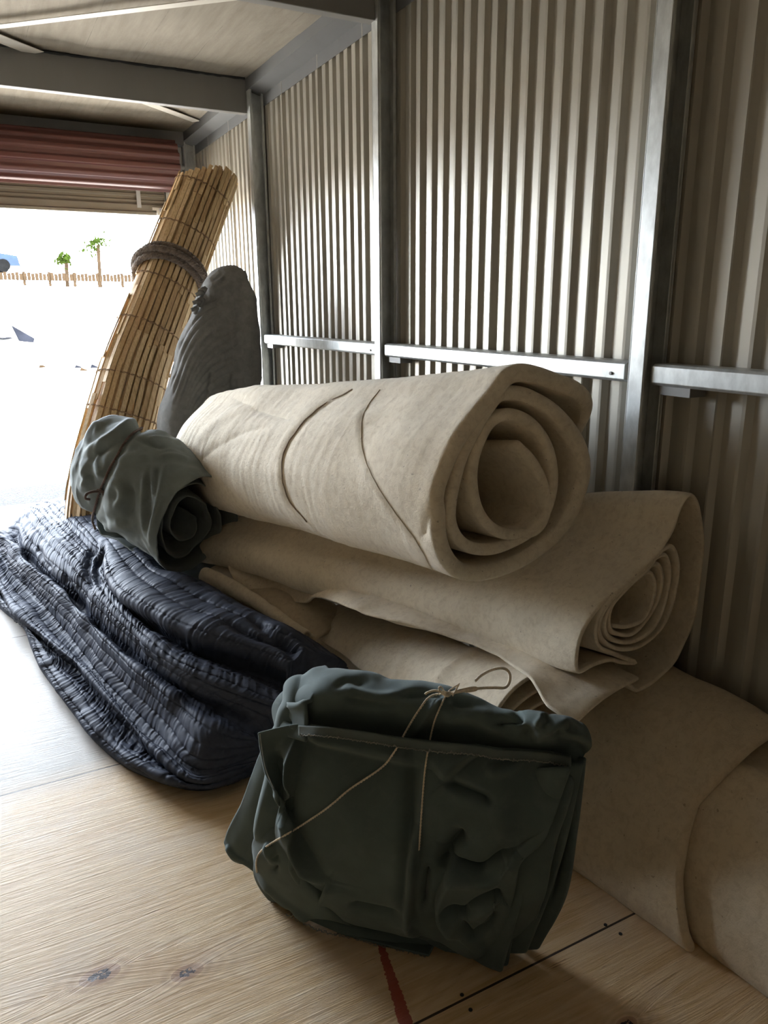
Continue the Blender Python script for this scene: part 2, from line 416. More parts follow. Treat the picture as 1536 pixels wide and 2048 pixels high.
# brown grime where the sheet meets the door header
gr = mi.n('ShaderNodeMapRange'); gr.inputs[1].default_value = 5.72; gr.inputs[2].default_value = 6.1; mi.l(mi.math('ADD', sp.outputs[1], mi.math('MULTIPLY', n1, .3)), gr.inputs[0])
c = mi.mix(mi.math('MULTIPLY', gr.outputs[0], .8), c, (.13, .11, .08))
mi.b.inputs['Specular IOR Level'].default_value = .1; mi.set(Base_Color=c, Roughness=.9); mi.bump(n1, .5, .02)
nx, ny = 60, 130
xs = np.linspace(XL-.02, W+.02, nx); ys = np.linspace(YB-.03, YD+.02, ny); XX, YY = np.meshgrid(xs, ys, indexing='ij')
P = np.stack([XX, YY, np.full_like(XX, ZC)], -1)
beam_y = [-.1, 1.45, 3.02, 4.66, 6.2]
sag = np.zeros_like(XX)
for y_ in beam_y: sag += .025*np.exp(-((YY-y_)/.10)**2)
P[..., 2] += .012+.006*fbm(P, 3, 3, 2)-.02*np.abs(np.sin((YY-1.45)/1.58*math.pi))**.5*.6 + 0*sag
ceil = grid_obj('ceiling', P, mi.m); struct(ceil)
b = MB(); b.box((XL-.05, YB-.1, ZC+.05), (W+.05, YD+.1, ZC+.08)); struct(b.build('ceiling_deck', M_PRIMER))

# posts (C section, open to the camera side), on the right and left walls
def c_post(name, y, x_in, x_out, mat, dy=.05, z1=2.68):
    t = .004; b = MB(); s = 1 if x_out > x_in else -1; d = abs(x_out-x_in)
    poly = [(0, 0), (d, 0), (d, dy), (0, dy)]
    def bx(a0, a1, y0, y1):
        xs = sorted((x_in+s*a0, x_in+s*a1)); b.box((xs[0], y0, 0), (xs[1], y1, z1))
    bx(0, t, y, y+dy); bx(0, d, y+dy, y+dy+t); bx(d-t, d, y, y+dy); bx(t, .014, y, y+t); bx(d-.014, d-t, y, y+t)
    o = b.build(name, mat); md = o.modifiers.new('bevel', 'BEVEL'); md.width = .0018; md.segments = 2; return o
post_y = [(-.1, 'behind'), (1.478, 'nearest the camera'), (3.0, 'in the middle of the wall'), (4.60, 'by the grey quilted bundle'), (6.17, 'at the door corner')]
for i, (y, wh) in enumerate(post_y):
    if i == 0: continue
    o = c_post('wall_post', y, 1.57, 1.655, M_GALV)
    tag(o, {1: 'galvanised steel wall post at right, bright face beside the darkest wall bay', 2: 'steel wall post in the middle of the picture, pale narrow face and dark side',
            3: 'steel wall post directly behind the upright grey quilted bundle', 4: 'steel corner post beside the red rolled door'}[i], 'post', 'posts along the right wall')

# girts (rounded box channel) between the posts + a clip angle under each end
def girt(y0, y1, label, xf=1.585):
    r = empty('wall_rail', (1.6, y0, 1.25), label, 'rail', 'horizontal rails between the posts')
    prof = [(W-.003, 1.305), (W-.003, 1.302), (xf+.010, 1.302), (xf+.003, 1.296), (xf+.003, 1.259), (xf+.008, 1.253), (xf+.025, 1.253), (xf+.025, 1.249),
            (xf+.007, 1.249), (xf, 1.256), (xf, 1.298), (xf+.008, 1.305)]
    b = MB(); b.prism(prof, 'y', y0, y1)
    ch = b.build('channel', M_GALV, r); md = ch.modifiers.new('bevel', 'BEVEL'); md.width = .002; md.segments = 2
    for yy in (y1-.12,):
        b = MB(); b.box((xf+.012, yy, 1.225), (W-.003, yy+.10, 1.249)); b.build('clip_angle', M_PRIMER, r)
    b = MB(); b.tube([(xf-.001, y0+.05, 1.27), (xf-.004, y0+.05, 1.27)], .005, 10); b.build('screw_head', M_PRIMER, r)
    return r
girt(.02, 1.462, 'galvanised horizontal rail right of the nearest post')
girt(1.56, 2.985, 'brightest horizontal rail, between middle post and nearest post')
girt(3.07, 4.585, 'horizontal rail left of the middle post, shaded at its far end')
girt(4.67, 6.15, 'horizontal rail behind the grey quilted bundle')

# eave struts along both side walls
for s, X0, X1, nm in ((1, 1.57, W, 'trim_2'), (-1, XL+.09, XL, 'trim_3')):
    b = MB(); prof = [(X0, 2.745), (X0, 2.683), (X1, 2.660), (X1, 2.664), (X0+s*.004, 2.688), (X0+s*.004, 2.745)]
    b.prism(prof if s > 0 else prof[::-1], 'y', YB, YD-.01)
    b.box((min(X1, X1-s*.003), YB, 2.60), (max(X1, X1-s*.003), YD-.01, 2.664))
    struct(b.build(nm, M_EAVE))
# roof beams across
def beam(y, label):
    b = MB(); z0, z1 = 2.565, 2.742; t = .004; d = .055
    b.box((XL+.03, y, z0), (1.575, y+t, z1)); b.box((XL+.03, y+t, z0), (1.575, y+d, z0+t)); b.box((XL+.03, y+t, z1-t), (1.575, y+d, z1)); b.box((XL+.03, y+d-t, z0+t), (1.575, y+d, z0+.018))
    o = b.build('roof_beam', M_PRIMER); md = o.modifiers.new('bevel', 'BEVEL'); md.width = .002; md.segments = 2
    return tag(o, label, 'beam', 'steel beams under the ceiling')
beam(4.66, 'grey steel roof beam crossing above the bamboo roll')
beam(3.02, 'grey steel roof beam at the top edge, meeting the middle post')
# flat bracing straps under the ceiling
def strap(p, q, label, w_=.045):
    p = np.array(p); q = np.array(q); d = unit(q-p); n = np.array([-d[1], d[0], 0])*w_/2
    V = [p-n, q-n, q+n, p+n]; V = V+[v+np.array([0, 0, .003]) for v in V]
    b = MB(); b.add(V, [(3, 2, 1, 0), (4, 5, 6, 7), (0, 1, 5, 4), (1, 2, 6, 5), (2, 3, 7, 6), (3, 0, 4, 7)])
    return tag(b.build('bracing_strap', M_GALV2), label, 'strap', 'diagonal straps under the ceiling')
M_GALV2 = mat_metal('pale_strap_steel', (.74, .70, .62), .0, .5, .06, 8)
strap((-.10, 4.61, ZC-.030), (1.50, 3.12, ZC-.030), 'pale diagonal strap under the ceiling nearest the top left corner')
strap((-.9, 3.47, ZC-.010), (.46, 4.655, ZC-.010), 'bluish diagonal strap under the ceiling at the far left, ending on the beam', .10)
strap((.4, 4.75, ZC-.012), (1.56, 5.72, ZC-.012), 'diagonal strap under the ceiling between beam and red door', .07)
# ------------------------------------------------------------------ roller door
door = empty('roller_door', (-.15, 6.05, 2.3), 'red rolled-up steel door coil above the open doorway, beige curtain below', 'door')
cy0, cz0 = 6.02, 2.475; X0, X1 = OX0+.02, 1.455
N = 220; prof = []
for k in range(N):
    a = 2*math.pi*k/N; nr = 13
    s = math.cos(nr*a+.8); rr = .168+.010*max(-1, min(1, 2.4*s)); prof.append((cy0+rr*math.cos(a), cz0+rr*math.sin(a)))
G = np.array([[(x, p[0], p[1]) for p in prof] for x in np.linspace(X0, X1, 3)])
coil = grid_obj('door_coil', G, M_RED, door, cv=True, caps=True)
md = coil.modifiers.new('es', 'EDGE_SPLIT'); md.split_angle = math.radians(60)
# curtain hanging behind the coil: beige ribbed
pts = []
z = 2.50
while z > 2.235:
    pts += [(6.215, z), (6.215, z-.012), (6.207, z-.018), (6.207, z-.034), (6.215, z-.040)]; z -= .045
V = []; F = []
pts = pts[:]+[(6.215, 2.225)]
for (y, zz) in pts:
    V += [(OX0+.01, y, zz), (OX1-.02, y, zz)]
for i in range(len(pts)-1): F.append((2*i, 2*i+1, 2*i+3, 2*i+2))
V2 = [(x, y+.002, zz) for x, y, zz in V]; n0 = len(V)
F += [tuple(reversed([i+n0 for i in f])) for f in F]
link_mesh('curtain', V+V2, F, M_BEIGE, door, False)
b = MB(); b.prism([(6.195, 2.225), (6.195, 2.175), (6.18, 2.172), (6.18, 2.150), (6.23, 2.150), (6.23, 2.225)], 'x', OX0+.01, OX1-.02)
bb = b.build('bottom_bar', M_BEIGE, door); md = bb.modifiers.new('bevel', 'BEVEL'); md.width = .003; md.segments = 2
bb['label'] = 'beige bottom bar'
M_WHITE = mat_cloth('white_tape', (.75, .75, .75), .05)
b = MB(); b.box((1.195, 6.19, 2.20), (1.225, 6.196, 2.33)); b.build('pull_strap', M_WHITE, door)
b = MB(); b.box((1.30, 6.165, 2.185), (1.40, 6.18, 2.205)); b.box((1.33, 6.150, 2.150), (1.345, 6.168, 2.20)); b.build('latch', M_GALV2, door)
G = np.array([[(1.345+.045*u, 6.155-.012*v, 2.198-.06*v-.012*math.sin(2.2*u)*v) for u in np.linspace(0, 1, 8)] for v in np.linspace(0, 1, 8)])
thick('paper_tag', G, .0008, M_WHITE, door)
b = MB(); b.box((OX1-.02, 6.17, 0), (OX1-.015, 6.25, 2.36)); b.box((OX1-.02, 6.17, 0), (OX1+.025, 6.175, 2.36)); b.box((OX1+.02, 6.17, 0), (OX1+.025, 6.25, 2.36)); gt = b.build('guide_track', M_GALV, door)
b = MB(); b.box((OX1+.04, 5.98, 2.36), (OX1+.075, 6.24, 2.60)); b.tube([(OX1-.05, cy0, cz0), (OX1+.10, cy0, cz0)], .02, 12); b.build('coil_bracket', M_PRIMER, door)
# header channel in front of the coil top
b = MB(); b.box((XL+.03, 6.16, 2.655), (1.57, 6.165, 2.745)); b.box((XL+.03, 6.165, 2.655), (1.57, 6.26, 2.66)); struct(b.build('trim_4', M_PRIMER))
for i_, y_ in enumerate((4.655, 3.015)):  # black tube drawn in for the shaded gap along the beam top
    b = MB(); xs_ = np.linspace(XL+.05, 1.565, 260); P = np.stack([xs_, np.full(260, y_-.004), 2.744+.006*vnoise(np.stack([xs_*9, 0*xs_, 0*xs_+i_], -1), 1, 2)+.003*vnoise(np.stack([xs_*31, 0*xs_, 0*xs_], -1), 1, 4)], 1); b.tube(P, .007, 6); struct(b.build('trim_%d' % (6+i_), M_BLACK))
# ------------------------------------------------------------------ felt rolls
def felt_mat(name, col):
    m = NT(name); v = m.obj(); n = m.noise(v, 5, 6, .65); n2 = m.noise(v, 260, 4, .75); n3 = m.noise(m.obj((1, 1, 1)), 46, 5, .7, .5)
    c = m.ramp(n, (.3, tuple(x*.90 for x in col)), (.7, tuple(min(1, x*1.07) for x in col)))
    c = m.mix(.35, c, m.ramp(n3, (.32, (.55, .47, .38)), (.55, (1, 1, 1))), 'MULTIPLY')
    spk = m.math('GREATER_THAN', m.noise(v, 75, 2, .5), .735)
    c = m.mix(m.math('MULTIPLY', spk, .5), c, (.22, .15, .09))
    m.set(Base_Color=c, Roughness=1.0); m.b.inputs['Specular IOR Level'].default_value = .1
    m.b.inputs['Sheen Weight'].default_value = .25; m.b.inputs['Sheen Roughness'].default_value = .6
    b = m.bump(m.math('ADD', m.math('MULTIPLY', n3, 1.), m.math('MULTIPLY', n2, .5)), .55, .004)
    return m.m
M_FELT = felt_mat('felt', (.82, .72, .56))
M_FELT2 = felt_mat('felt_warm_lit', (.66, .55, .39))  # same felt, with the dimmer warm light put into its colour
M_CORD = mat_cloth('brown_cord', (.36, .27, .18), .3, 60, 700, .6)
M_TWINE = mat_cloth('jute_twine', (.85, .74, .57), .25, 90, 700, .6)

def roll_grid(path, stations, nu, nv, normal, y0):
    """path: closed-up spiral polyline in the near plane (world, relative to its centre).
    stations: list of (t, centre xyz, sx, sz, rot) ; returns grid nu x nv"""
    P = catmull(path, nv); ts = [s[0] for s in stations]; G = []
    K = np.array([[*s[1], s[2], s[3], s[4]] for s in stations], float)
    for u in np.linspace(0, 1, nu):
        t = np.interp(u, ts, range(len(ts))); k = cinterp(K, [t])[0]
        c, s = math.cos(k[5]), math.sin(k[5]); x = P[:, 0]*k[3]; z = P[:, 2]*k[4]
        Q = np.stack([k[0]+x*c-z*s, np.full(nv, k[1])+P[:, 1], k[2]+x*s+z*c], 1); G.append(Q)
    return np.array(G)

# --- top roll: thick folded felt
o0, s0 = (820, 720), 3.84
pts = [(1372, 610), (1420, 470), (1405, 360), (1290, 265), (1130, 205), (980, 150), (850, 125), (745, 165), (640, 300), (480, 480), (350, 650), (255, 840), (195, 1000), (180, 1150), (205, 1330),
       (255, 1490), (350, 1600), (470, 1640), (640, 1625), (820, 1560), (1000, 1450), (1150, 1320), (1240, 1180), (1305, 1000), (1325, 850), (1295, 690), (1225, 560), (1110, 430), (980, 340), (840, 280),
       (700, 290), (600, 400), (500, 560), (400, 740), (345, 900), (310, 1080), (310, 1250), (370, 1380), (480, 1455), (640, 1465), (800, 1410), (950, 1320), (1050, 1190), (1095, 1020), (1095, 860), (1060, 700),
       (980, 560), (870, 470), (740, 440), (620, 500), (540, 620), (485, 760), (465, 900), (480, 1040), (530, 1180), (620, 1290), (740, 1350), (880, 1350), (990, 1310), (1050, 1210), (1050, 1080), (1010, 930), (930, 790), (820, 680)]
C0 = at_d(1020, 955, 2.0); C1 = at_d(440, 895, 3.64); nrm = unit(np.array([.10, 1.0, .06]))
path = np.array([on_plane(o0[0]+x/s0, o0[1]+y/s0, C0, nrm) for x, y in pts])-C0
A = C1-C0
st = [(0, C0, 1, 1, 0), (.25, C0+A*.25+np.array([-.00, 0, .0]), .97, .97, 0), (.5, C0+A*.5+np.array([.0, 0, .0]), .96, .96, -.03), (.8, C0+A*.8, .98, .98, -.05), (.94, C0+A*.94, .93, .93, -.06), (1, C0+A, .88, .88, -.06)]
G = roll_grid(path, st, 170, 620, nrm, 0)
d = fbm(G, 3.2, 3, 1); N = grid_normals(G)
off = np.stack([.012*fbm(G, 2.2, 2, 4), .0*d, .012*fbm(G, 2.2, 2, 9)], -1); G = G+off
fl = np.linspace(0, 1, 170)[:, None]
# end corner folds back a little
G[..., 1] += .05*np.exp(-((np.linspace(0, 1, 620)[None]-.0)/.035)**2)*np.exp(-(fl/.08)**2)
N = grid_normals(G)
seam1 = [(715, 788), (655, 820), (607, 865), (580, 910), (577, 955), (592, 1000), (625, 1035)]
seam2 = [(772, 788), (745, 820), (733, 860), (740, 915), (765, 965), (800, 1015), (850, 1080), (872, 1125)]
outer = (np.linspace(0, 1, 620) < .42)[None]*np.ones((170, 1))
cam_dir = unit(CC-G); facing = ((N*cam_dir).sum(-1)); sgn = np.where(np.abs(facing) > 0, np.sign((N*(G-(C0+A*np.clip(fl[..., None], 0, 1)))).sum(-1)), 1)
Nf = N*sgn[..., None]
G2 = creases(G, Nf, [('v', .004, 5, seam1), ('s', .007, 16, seam1), ('v', .002, 4, seam2), ('s', .004, 14, seam2),
                     ('r', .005, 16, [(650, 860), (760, 840), (860, 815)]),
                     ('v', .008, 10, [(470, 800), (530, 830), (600, 850)]), ('v', .006, 9, [(860, 1075), (868, 1035), (880, 1000)]),
                     ('r', .006, 8, [(395, 900), (430, 860), (480, 830), (540, 815)]), ('v', .005, 7, [(400, 930), (440, 900), (500, 870), (560, 860)])], outer)
wr = 1-np.abs(vnoise(np.stack([np.linspace(0, 95, 170)[:, None]+0*G[..., 0], G[..., 2]*5, G[..., 0]*5], -1), 1, 3))
G2 = G2+Nf*(.0032*wr**4*outer*np.linspace(.3, 1, 170)[:, None])[..., None]
tp = empty('felt_roll', C0+A*.5-np.array([0, 0, .3]), 'topmost thick cream felt roll, its dark open coil end facing the camera', 'felt roll', 'cream felt rolls in the pile')
tk = np.interp(np.linspace(0, 1, 620), [0, .03, .40, .52, 1], [.030, .046, .046, .034, .030])
o = thick('wound_felt', G2, tk[None], M_FELT, tp, rim=6)
# cord sunk in the groove
def hugn(path, G, Nf, lift, n=90):
    S = proj(G).reshape(-1, 2); Pf = G.reshape(-1, 3); Nn = Nf.reshape(-1, 3); dist = np.linalg.norm(Pf-CC, axis=1); out = []
    for q in catmull(path, n):
        dd = np.hypot(*(S-q).T); i = np.where(dd < max(4, dd.min()+.5))[0]; i = i[dist[i] < dist[i].min()+.03]; j = i[np.argmin(dd[i])]; out.append(Pf[j]+Nn[j]*lift)
    out = np.array(out)
    for _ in range(6): out[1:-1] = (out[:-2]+2*out[1:-1]+out[2:])/4
    return out
def hug(path, G, lift=.004, n=90):
    S = proj(G).reshape(-1, 2); Pf = G.reshape(-1, 3); dist = np.linalg.norm(Pf-CC, axis=1); out = []
    for q in catmull(path, n):
        dd = np.hypot(*(S-q).T); near = dd < max(3.5, dd.min()+.5); i = np.where(near)[0]; j = i[np.argmin(dist[i])]
        r = ray(*q); r = r/np.linalg.norm(r); out.append(CC+r*(dist[j]-lift))
    out = np.array(out)
    for _ in range(14): out[1:-1] = (out[:-2]+2*out[1:-1]+out[2:])/4
    return out
b = MB(); b.tube(hugn(seam1, G2, Nf, .0238), .0030, 8); b.build('sunken_cord', M_CORD, tp, True)
b = MB(); b.tube(hugn(seam2, G2, Nf, .0236), .0018, 6); b.build('stitched_seam', M_FELT2, tp, True)

# --- middle roll: wide sheet wrapped loosely round a tight coil
Y1 = 1.30; o1, s1 = (1100, 940), 4.266
Aout = [(650, 1880), (690, 1900), (740, 1935), (850, 1880), (950, 1780), (1055, 1640), (1125, 1450), (1175, 1250), (1205, 1050), (1225, 850), (1240, 650), (1243, 450), (1222, 290), (1165, 232), (1105, 290), (1050, 400),
        (1000, 530), (900, 690), (800, 860), (700, 970), (560, 1065), (420, 1160), (300, 1290), (220, 1430), (188, 1560), (182, 1690), (212, 1752), (330, 1712), (480, 1682), (600, 1700), (720, 1690)]
LA = np.array([(1030, 625), (1085, 820), (1050, 1120), (940, 1420), (760, 1610), (540, 1650), (360, 1560), (312, 1380), (400, 1190), (580, 1020), (800, 790), (930, 660)], float)
LB = np.array([(800, 965), (838, 1060), (810, 1200), (740, 1320), (640, 1380), (560, 1395), (490, 1385), (475, 1320), (510, 1220), (580, 1130), (660, 1040), (740, 980)], float)
nA = len(LA); sp = []; turns = 4.2; n = int(turns*nA); a0 = 4
for k in range(n+1):
    f = k/n; j = (a0+k) % nA
    sp.append(tuple(LA[j]*(1-f)+LB[j]*f+np.random.RandomState(k).randn(2)*4))
pts = Aout+sp[1:]
c1 = at_y(1285, 1200, Y1)
path = np.array([at_y(o1[0]+x/s1, o1[1]+y/s1, Y1) for x, y in pts])-c1
cf = at_y(470, 1040, 3.25)
st = [(0, c1, 1, 1, 0), (.2, np.array([1.40, 1.68, .66]), .95, .93, .06), (.45, np.array([1.25, 2.15, .595]), .93, .80, .15), (.75, np.array([1.08, 2.75, .56]), .92, .66, .22), (1, np.array([.93, 3.25, .50]), .88, .62, .2)]
NU, NV = 130, 700
G = roll_grid(path, st, NU, NV, None, 0)
G = G+np.stack([.016*fbm(G, 2.2, 3, 14), 0*G[..., 0], .014*fbm(G, 2.2, 3, 19)], -1)
v_ = np.linspace(0, 1, NV)[None]
# let the outer edge stand a bit unevenly
G[..., 1] += np.exp(-(np.linspace(0, 1, NU)[:, None]/.05)**2)*(.012*vnoise(np.stack([v_*30, v_*0, v_*0], -1), 1, 5))
mr = empty('felt_roll', (1.3, 2.2, .4), 'middle felt roll, a wide sheet draped loosely around a tight coil near the wall', 'felt roll', 'cream felt rolls in the pile')
thick('wound_felt', G, .0115, M_FELT, mr, rim=4)
# loose lower edge of the same sheet, wavy, lying over the rolls below
edge = [(470, 1158), (520, 1192), (575, 1203), (612, 1204), (633, 1193), (665, 1200), (705, 1217), (770, 1236), (850, 1256), (930, 1283), (1000, 1312), (1052, 1345), (1075, 1375), (1100, 1412), (1150, 1442)]
yy = np.interp(np.arange(len(edge)), [0, 4, 8, 11, 14], [2.92, 2.38, 1.80, 1.40, 1.20])
E0 = np.array([at_y(x, y, q) for (x, y), q in zip(edge, yy)])
back = [(450, 1118), (520, 1120), (575, 1122), (620, 1130), (660, 1140), (700, 1150), (760, 1165), (830, 1180), (900, 1205), (970, 1240), (1040, 1270), (1100, 1290), (1150, 1310), (1200, 1340), (1262, 1372)]
E1 = np.array([at_y(x, y, q) for (x, y), q in zip(back, np.interp(np.arange(15), [0, 4, 8, 11, 14], [3.08, 2.62, 2.04, 1.6, 1.28]))])
rows = cinterp(np.stack([E0, E0*.62+E1*.38+np.array([-.01, -.01, .022]), E1+np.array([.02, .0, .022])]), np.linspace(0, 2, 26))
G = np.array([catmull(r, 200) for r in rows])
G[..., 2] += .006*fbm(G, 7, 3, 3)
thick('loose_edge', G, .010, M_FELT, mr)

# --- lower roll below: flattened coil
Y2 = 1.43; c2 = at_y(1085, 1482, Y2)+np.array([0, 0, -.012])
pa = []
for k in range(0, 400):
    a = -2.6+k*.072; f = 1-k/400*.80; f2 = f
    x = .215*f2*math.cos(-a); z = .235*f2*math.sin(-a)
    pa.append((x*1.02+.03*(1-f), 0, z-.05*(1-f)))
path = np.array(pa)
st = [(0, c2, 1, 1, 0), (.4, c2+np.array([-.03, .48, -.085]), .97, .88, .05), (1, c2+np.array([-.06, 1.12, -.13]), .88, .74, .1)]
G = roll_grid(path, st, 90, 620, None, 0)
G = G+np.stack([.012*fbm(G, 3, 3, 24), 0*G[..., 0], .010*fbm(G, 3, 3, 29)], -1)
G[..., 2] = np.maximum(G[..., 2], .012)
G[..., 1] += np.exp(-(np.linspace(0, 1, 90)[:, None]/.06)**2)*(.02*vnoise(np.stack([np.linspace(0, 1, 620)[None]*20, 0*v_[:, :620], 0*v_[:, :620]], -1), 1, 8))
N = grid_normals(G); ctr = G.mean(1, keepdims=True); sg = np.sign((N*(G-ctr)).sum(-1))[..., None]
om = (np.linspace(0, 1, 620) < .3)[None]*np.ones((90, 1))
G = creases(G, N*sg, [('r', .006, 5, [(790, 1368), (805, 1320), (850, 1280), (880, 1270)]), ('r', .007, 6, [(868, 1385), (885, 1350), (930, 1315), (975, 1300)]), ('s', .006, 8, [(700, 1330), (735, 1290), (790, 1262)])], om)
lr = empty('felt_roll', (c2[0], 1.9, 0), 'lowest felt roll, its layered end peeking out behind the tied green bundle', 'felt roll', 'cream felt rolls in the pile')
thick('wound_felt', G, .011, M_FELT, lr)

# --- folded felt at the far end of the pile, with a rolled-over corner
fb = empty('folded_felt_blanket', (.9, 2.9, 0), 'folded felt blanket with a rolled corner, tucked between dark duvet and middle roll', 'felt blanket')
K = []
for (y, pr) in ((3.25, [(-.16, .0), (-.17, .12), (-.12, .27), (.02, .32), (.16, .30), (.22, .16), (.22, .0)]), (2.9, [(-.10, .0), (-.12, .12), (-.07, .25), (.05, .31), (.20, .30), (.28, .16), (.30, .0)]),
                (2.62, [(-.03, .0), (-.05, .10), (0, .22), (.10, .29), (.24, .29), (.33, .16), (.36, 0)]), (2.42, [(.04, 0), (.02, .08), (.06, .18), (.14, .24), (.26, .24), (.34, .14), (.38, 0)])):
    K.append([(.86+x, y, z*1.13+.005) for x, z in pr])
G = np.array([catmull(r, 90) for r in cinterp(np.array(K), np.linspace(0, 3, 60))]); G = G+.008*np.stack([fbm(G, 5, 3, 3), 0*G[..., 0], fbm(G, 5, 3, 6)], -1)
G[..., 2] = np.maximum(G[..., 2], .004)
thick('blanket', G, .02, M_FELT2, fb)
ax0 = at_y(414, 1152, 3.02); ax1 = at_y(612, 1272, 2.42); G = []
for t in np.linspace(0, 1, 60):
    c = ax0*(1-t)+ax1*t+np.array([0, 0, .02*math.sin(t*3)]); r = .036*(1-.5*t); row = []
    for a in np.linspace(-1.2, 3.7, 50):
        rr = r*(1-.25*(a+1.2)/4.9*.6); row.append(c+np.array([-math.cos(a)*rr*.8, .0, math.sin(a)*rr]))
    for q in np.linspace(0, 1, 24)[1:]: row.append(row[49]+np.array([.30*q*(1-t*.5), .02*q, -.06*q*q-.02*q]))
    G.append(row)
G = np.array(G); G = G+.004*np.stack([fbm(G, 12, 3, 3), fbm(G, 12, 3, 5), fbm(G, 12, 3, 6)], -1)
o = thick('rolled_corner', G, .010, M_FELT, fb); 

# --- felt in the right foreground, folded against the wall
def pad_section(x0, top, k=1.0):
    return [(1.64, .02), (1.64, .30), (1.635, top-.05), (1.60, top), (1.52, top-.025), (x0+.16, .37*k), (x0+.075, .26*k), (x0+.02, .14*k), (x0-.005, .05), (x0+.0, .012)]
def pad(name, ys, x0s, tops, fold, t, seed, par):
    K = [[(x, y, z) for x, z in pad_section(x0, tp_)] for y, x0, tp_ in zip(ys, x0s, tops)]
    G = np.array([catmull(r, 150) for r in cinterp(np.array(K, float), np.linspace(0, len(K)-1, 90))])
    if fold is not None:
        # shear the near edge so that it follows the diagonal fold
        u = np.linspace(0, 1, 90)[:, None]**2; h = G[..., 2]; G[..., 1] += u*np.interp(h, fold[0], fold[1])
    N = grid_normals(G); G = G+N*(.010*fbm(G, 3.2, 3, seed))[..., None]
    G[..., 2] = np.maximum(G[..., 2], .010); G[..., 0] = np.minimum(G[..., 0], 1.640)
    return thick(name, G, t, M_FELT2, par, rim=5), G
pa_ = empty('folded_felt_pad', (1.4, 1.0, 0), 'thick folded felt pad slumped against the wall in the right foreground', 'felt pad')
pad('lower_layer', [1.20, 1.0, .8, .55, .3, .05], [1.30, 1.325, 1.335, 1.36, 1.38, 1.40], [.40, .40, .40, .40, .39, .38], None, .022, 3, pa_)
pad('upper_layer', [1.55, 1.4, 1.25, 1.10, .98], [1.165, 1.20, 1.235, 1.27, 1.285], [.455, .465, .47, .475, .465], ([0, .05, .15, .3, .4, .5], [-.05, -.03, .02, .06, .03, .0]), .030, 6, pa_)
# ------------------------------------------------------------------ dark quilted duvet pile
def nylon(name, col, rough=.42, sc=1.0):
    m = NT(name); v = m.obj(); n = m.noise(v, 30*sc, 5, .6, .5); n2 = m.noise(v, 500, 2)
    c = m.ramp(n, (.3, tuple(x*.85 for x in col)), (.7, tuple(x*1.15 for x in col)))
    m.set(Base_Color=c, Roughness=m.math('MULTIPLY_ADD', n, .15, rough-.07)); m.b.inputs['Specular IOR Level'].default_value = .05
    m.bump(m.math('ADD', n, m.math('MULTIPLY', n2, .1)), .25, .004)
    return m.m
M_DUVET = nylon('dark_navy_nylon', (.054, .062, .088), .58)
M_GREYQ = nylon('charcoal_nylon', (.21, .205, .195), .8)
R = []
def row(px, z, extra=None): R.append((px, z, extra))
A_ = [(-75, 1105), (-35, 1180), (22, 1237), (50, 1262), (73, 1325), (124, 1398), (200, 1494), (270, 1545), (340, 1574), (400, 1582)]
row(A_, [0.004]*10, (508, 1547, .004))
row([(x+1, y-9) for x, y in A_], [.035]*10, (509, 1541, .03))
row([(-60, 1095), (-20, 1165), (30, 1232), (75, 1278), (110, 1335), (155, 1390), (225, 1478), (285, 1530), (345, 1562), (402, 1574)], [.055]*10, (511, 1535, .05))
row([(-55, 1085), (-15, 1160), (24, 1225), (60, 1262), (111, 1308), (164, 1354), (203, 1402), (250, 1455), (300, 1512), (395, 1570)], [.03]*10, (512, 1530, .06))
row([(-52, 1078), (-10, 1152), (28, 1217), (66, 1252), (118, 1297), (172, 1343), (212, 1392), (260, 1445), (312, 1502), (396, 1562)], [.09, .09, .09, .09, .09, .09, .09, .09, .08, .07], (513, 1522, .08))
row([(-45, 1065), (2, 1115), (27, 1155), (62, 1192), (95, 1232), (124, 1265), (165, 1316), (215, 1376), (300, 1470), (397, 1545)], [.075]*10, (514, 1512, .10))
row([(-40, 1058), (8, 1100), (36, 1138), (78, 1176), (122, 1217), (160, 1258), (208, 1310), (262, 1360), (335, 1430), (404, 1502)], [.14, .14, .15, .15, .15, .15, .15, .15, .14, .13], (515, 1495, .13))
row([(-36, 1056), (18, 1082), (50, 1122), (92, 1158), (132, 1192), (174, 1238), (218, 1284), (262, 1325), (340, 1388), (424, 1445)], [.19, .20, .21, .21, .21, .21, .21, .21, .2, .19], (513, 1480, .16))
row([(10, 1060), (30, 1068), (40, 1092), (68, 1130), (108, 1165), (146, 1197), (190, 1248), (255, 1308), (340, 1368), (430, 1418)], [.13, .14, .15, .16, .16, .16, .16, .16, .17, .17], (509, 1462, .17))
row([(20, 1052), (36, 1048), (52, 1080), (84, 1118), (126, 1150), (168, 1190), (212, 1238), (278, 1296), (360, 1356), (450, 1404)], [.15, .20, .23, .24, .24, .24, .24, .24, .24, .23], (530, 1440, .22))
row([(28, 1040), (55, 1028), (78, 1060), (110, 1095), (145, 1128), (182, 1172), (222, 1222), (290, 1286), (380, 1345), (470, 1382)], [.15, .24, .28, .29, .29, .29, .29, .29, .29, .28], (548, 1408, .27))
row([(36, 1030), (72, 1016), (98, 1046), (130, 1078), (165, 1108), (200, 1150), (234, 1204), (300, 1266), (395, 1330), (490, 1358)], [.14, .25, .30, .31, .31, .31, .31, .31, .30, .29], (560, 1388, .28))
row([(44, 1022), (88, 1008), (115, 1030), (145, 1060), (175, 1090), (203, 1130), (226, 1190), (290, 1246), (392, 1310), (500, 1344)], [.13, .24, .29, .31, .31, .31, .28, .27, .26, .26], (574, 1371, .26))
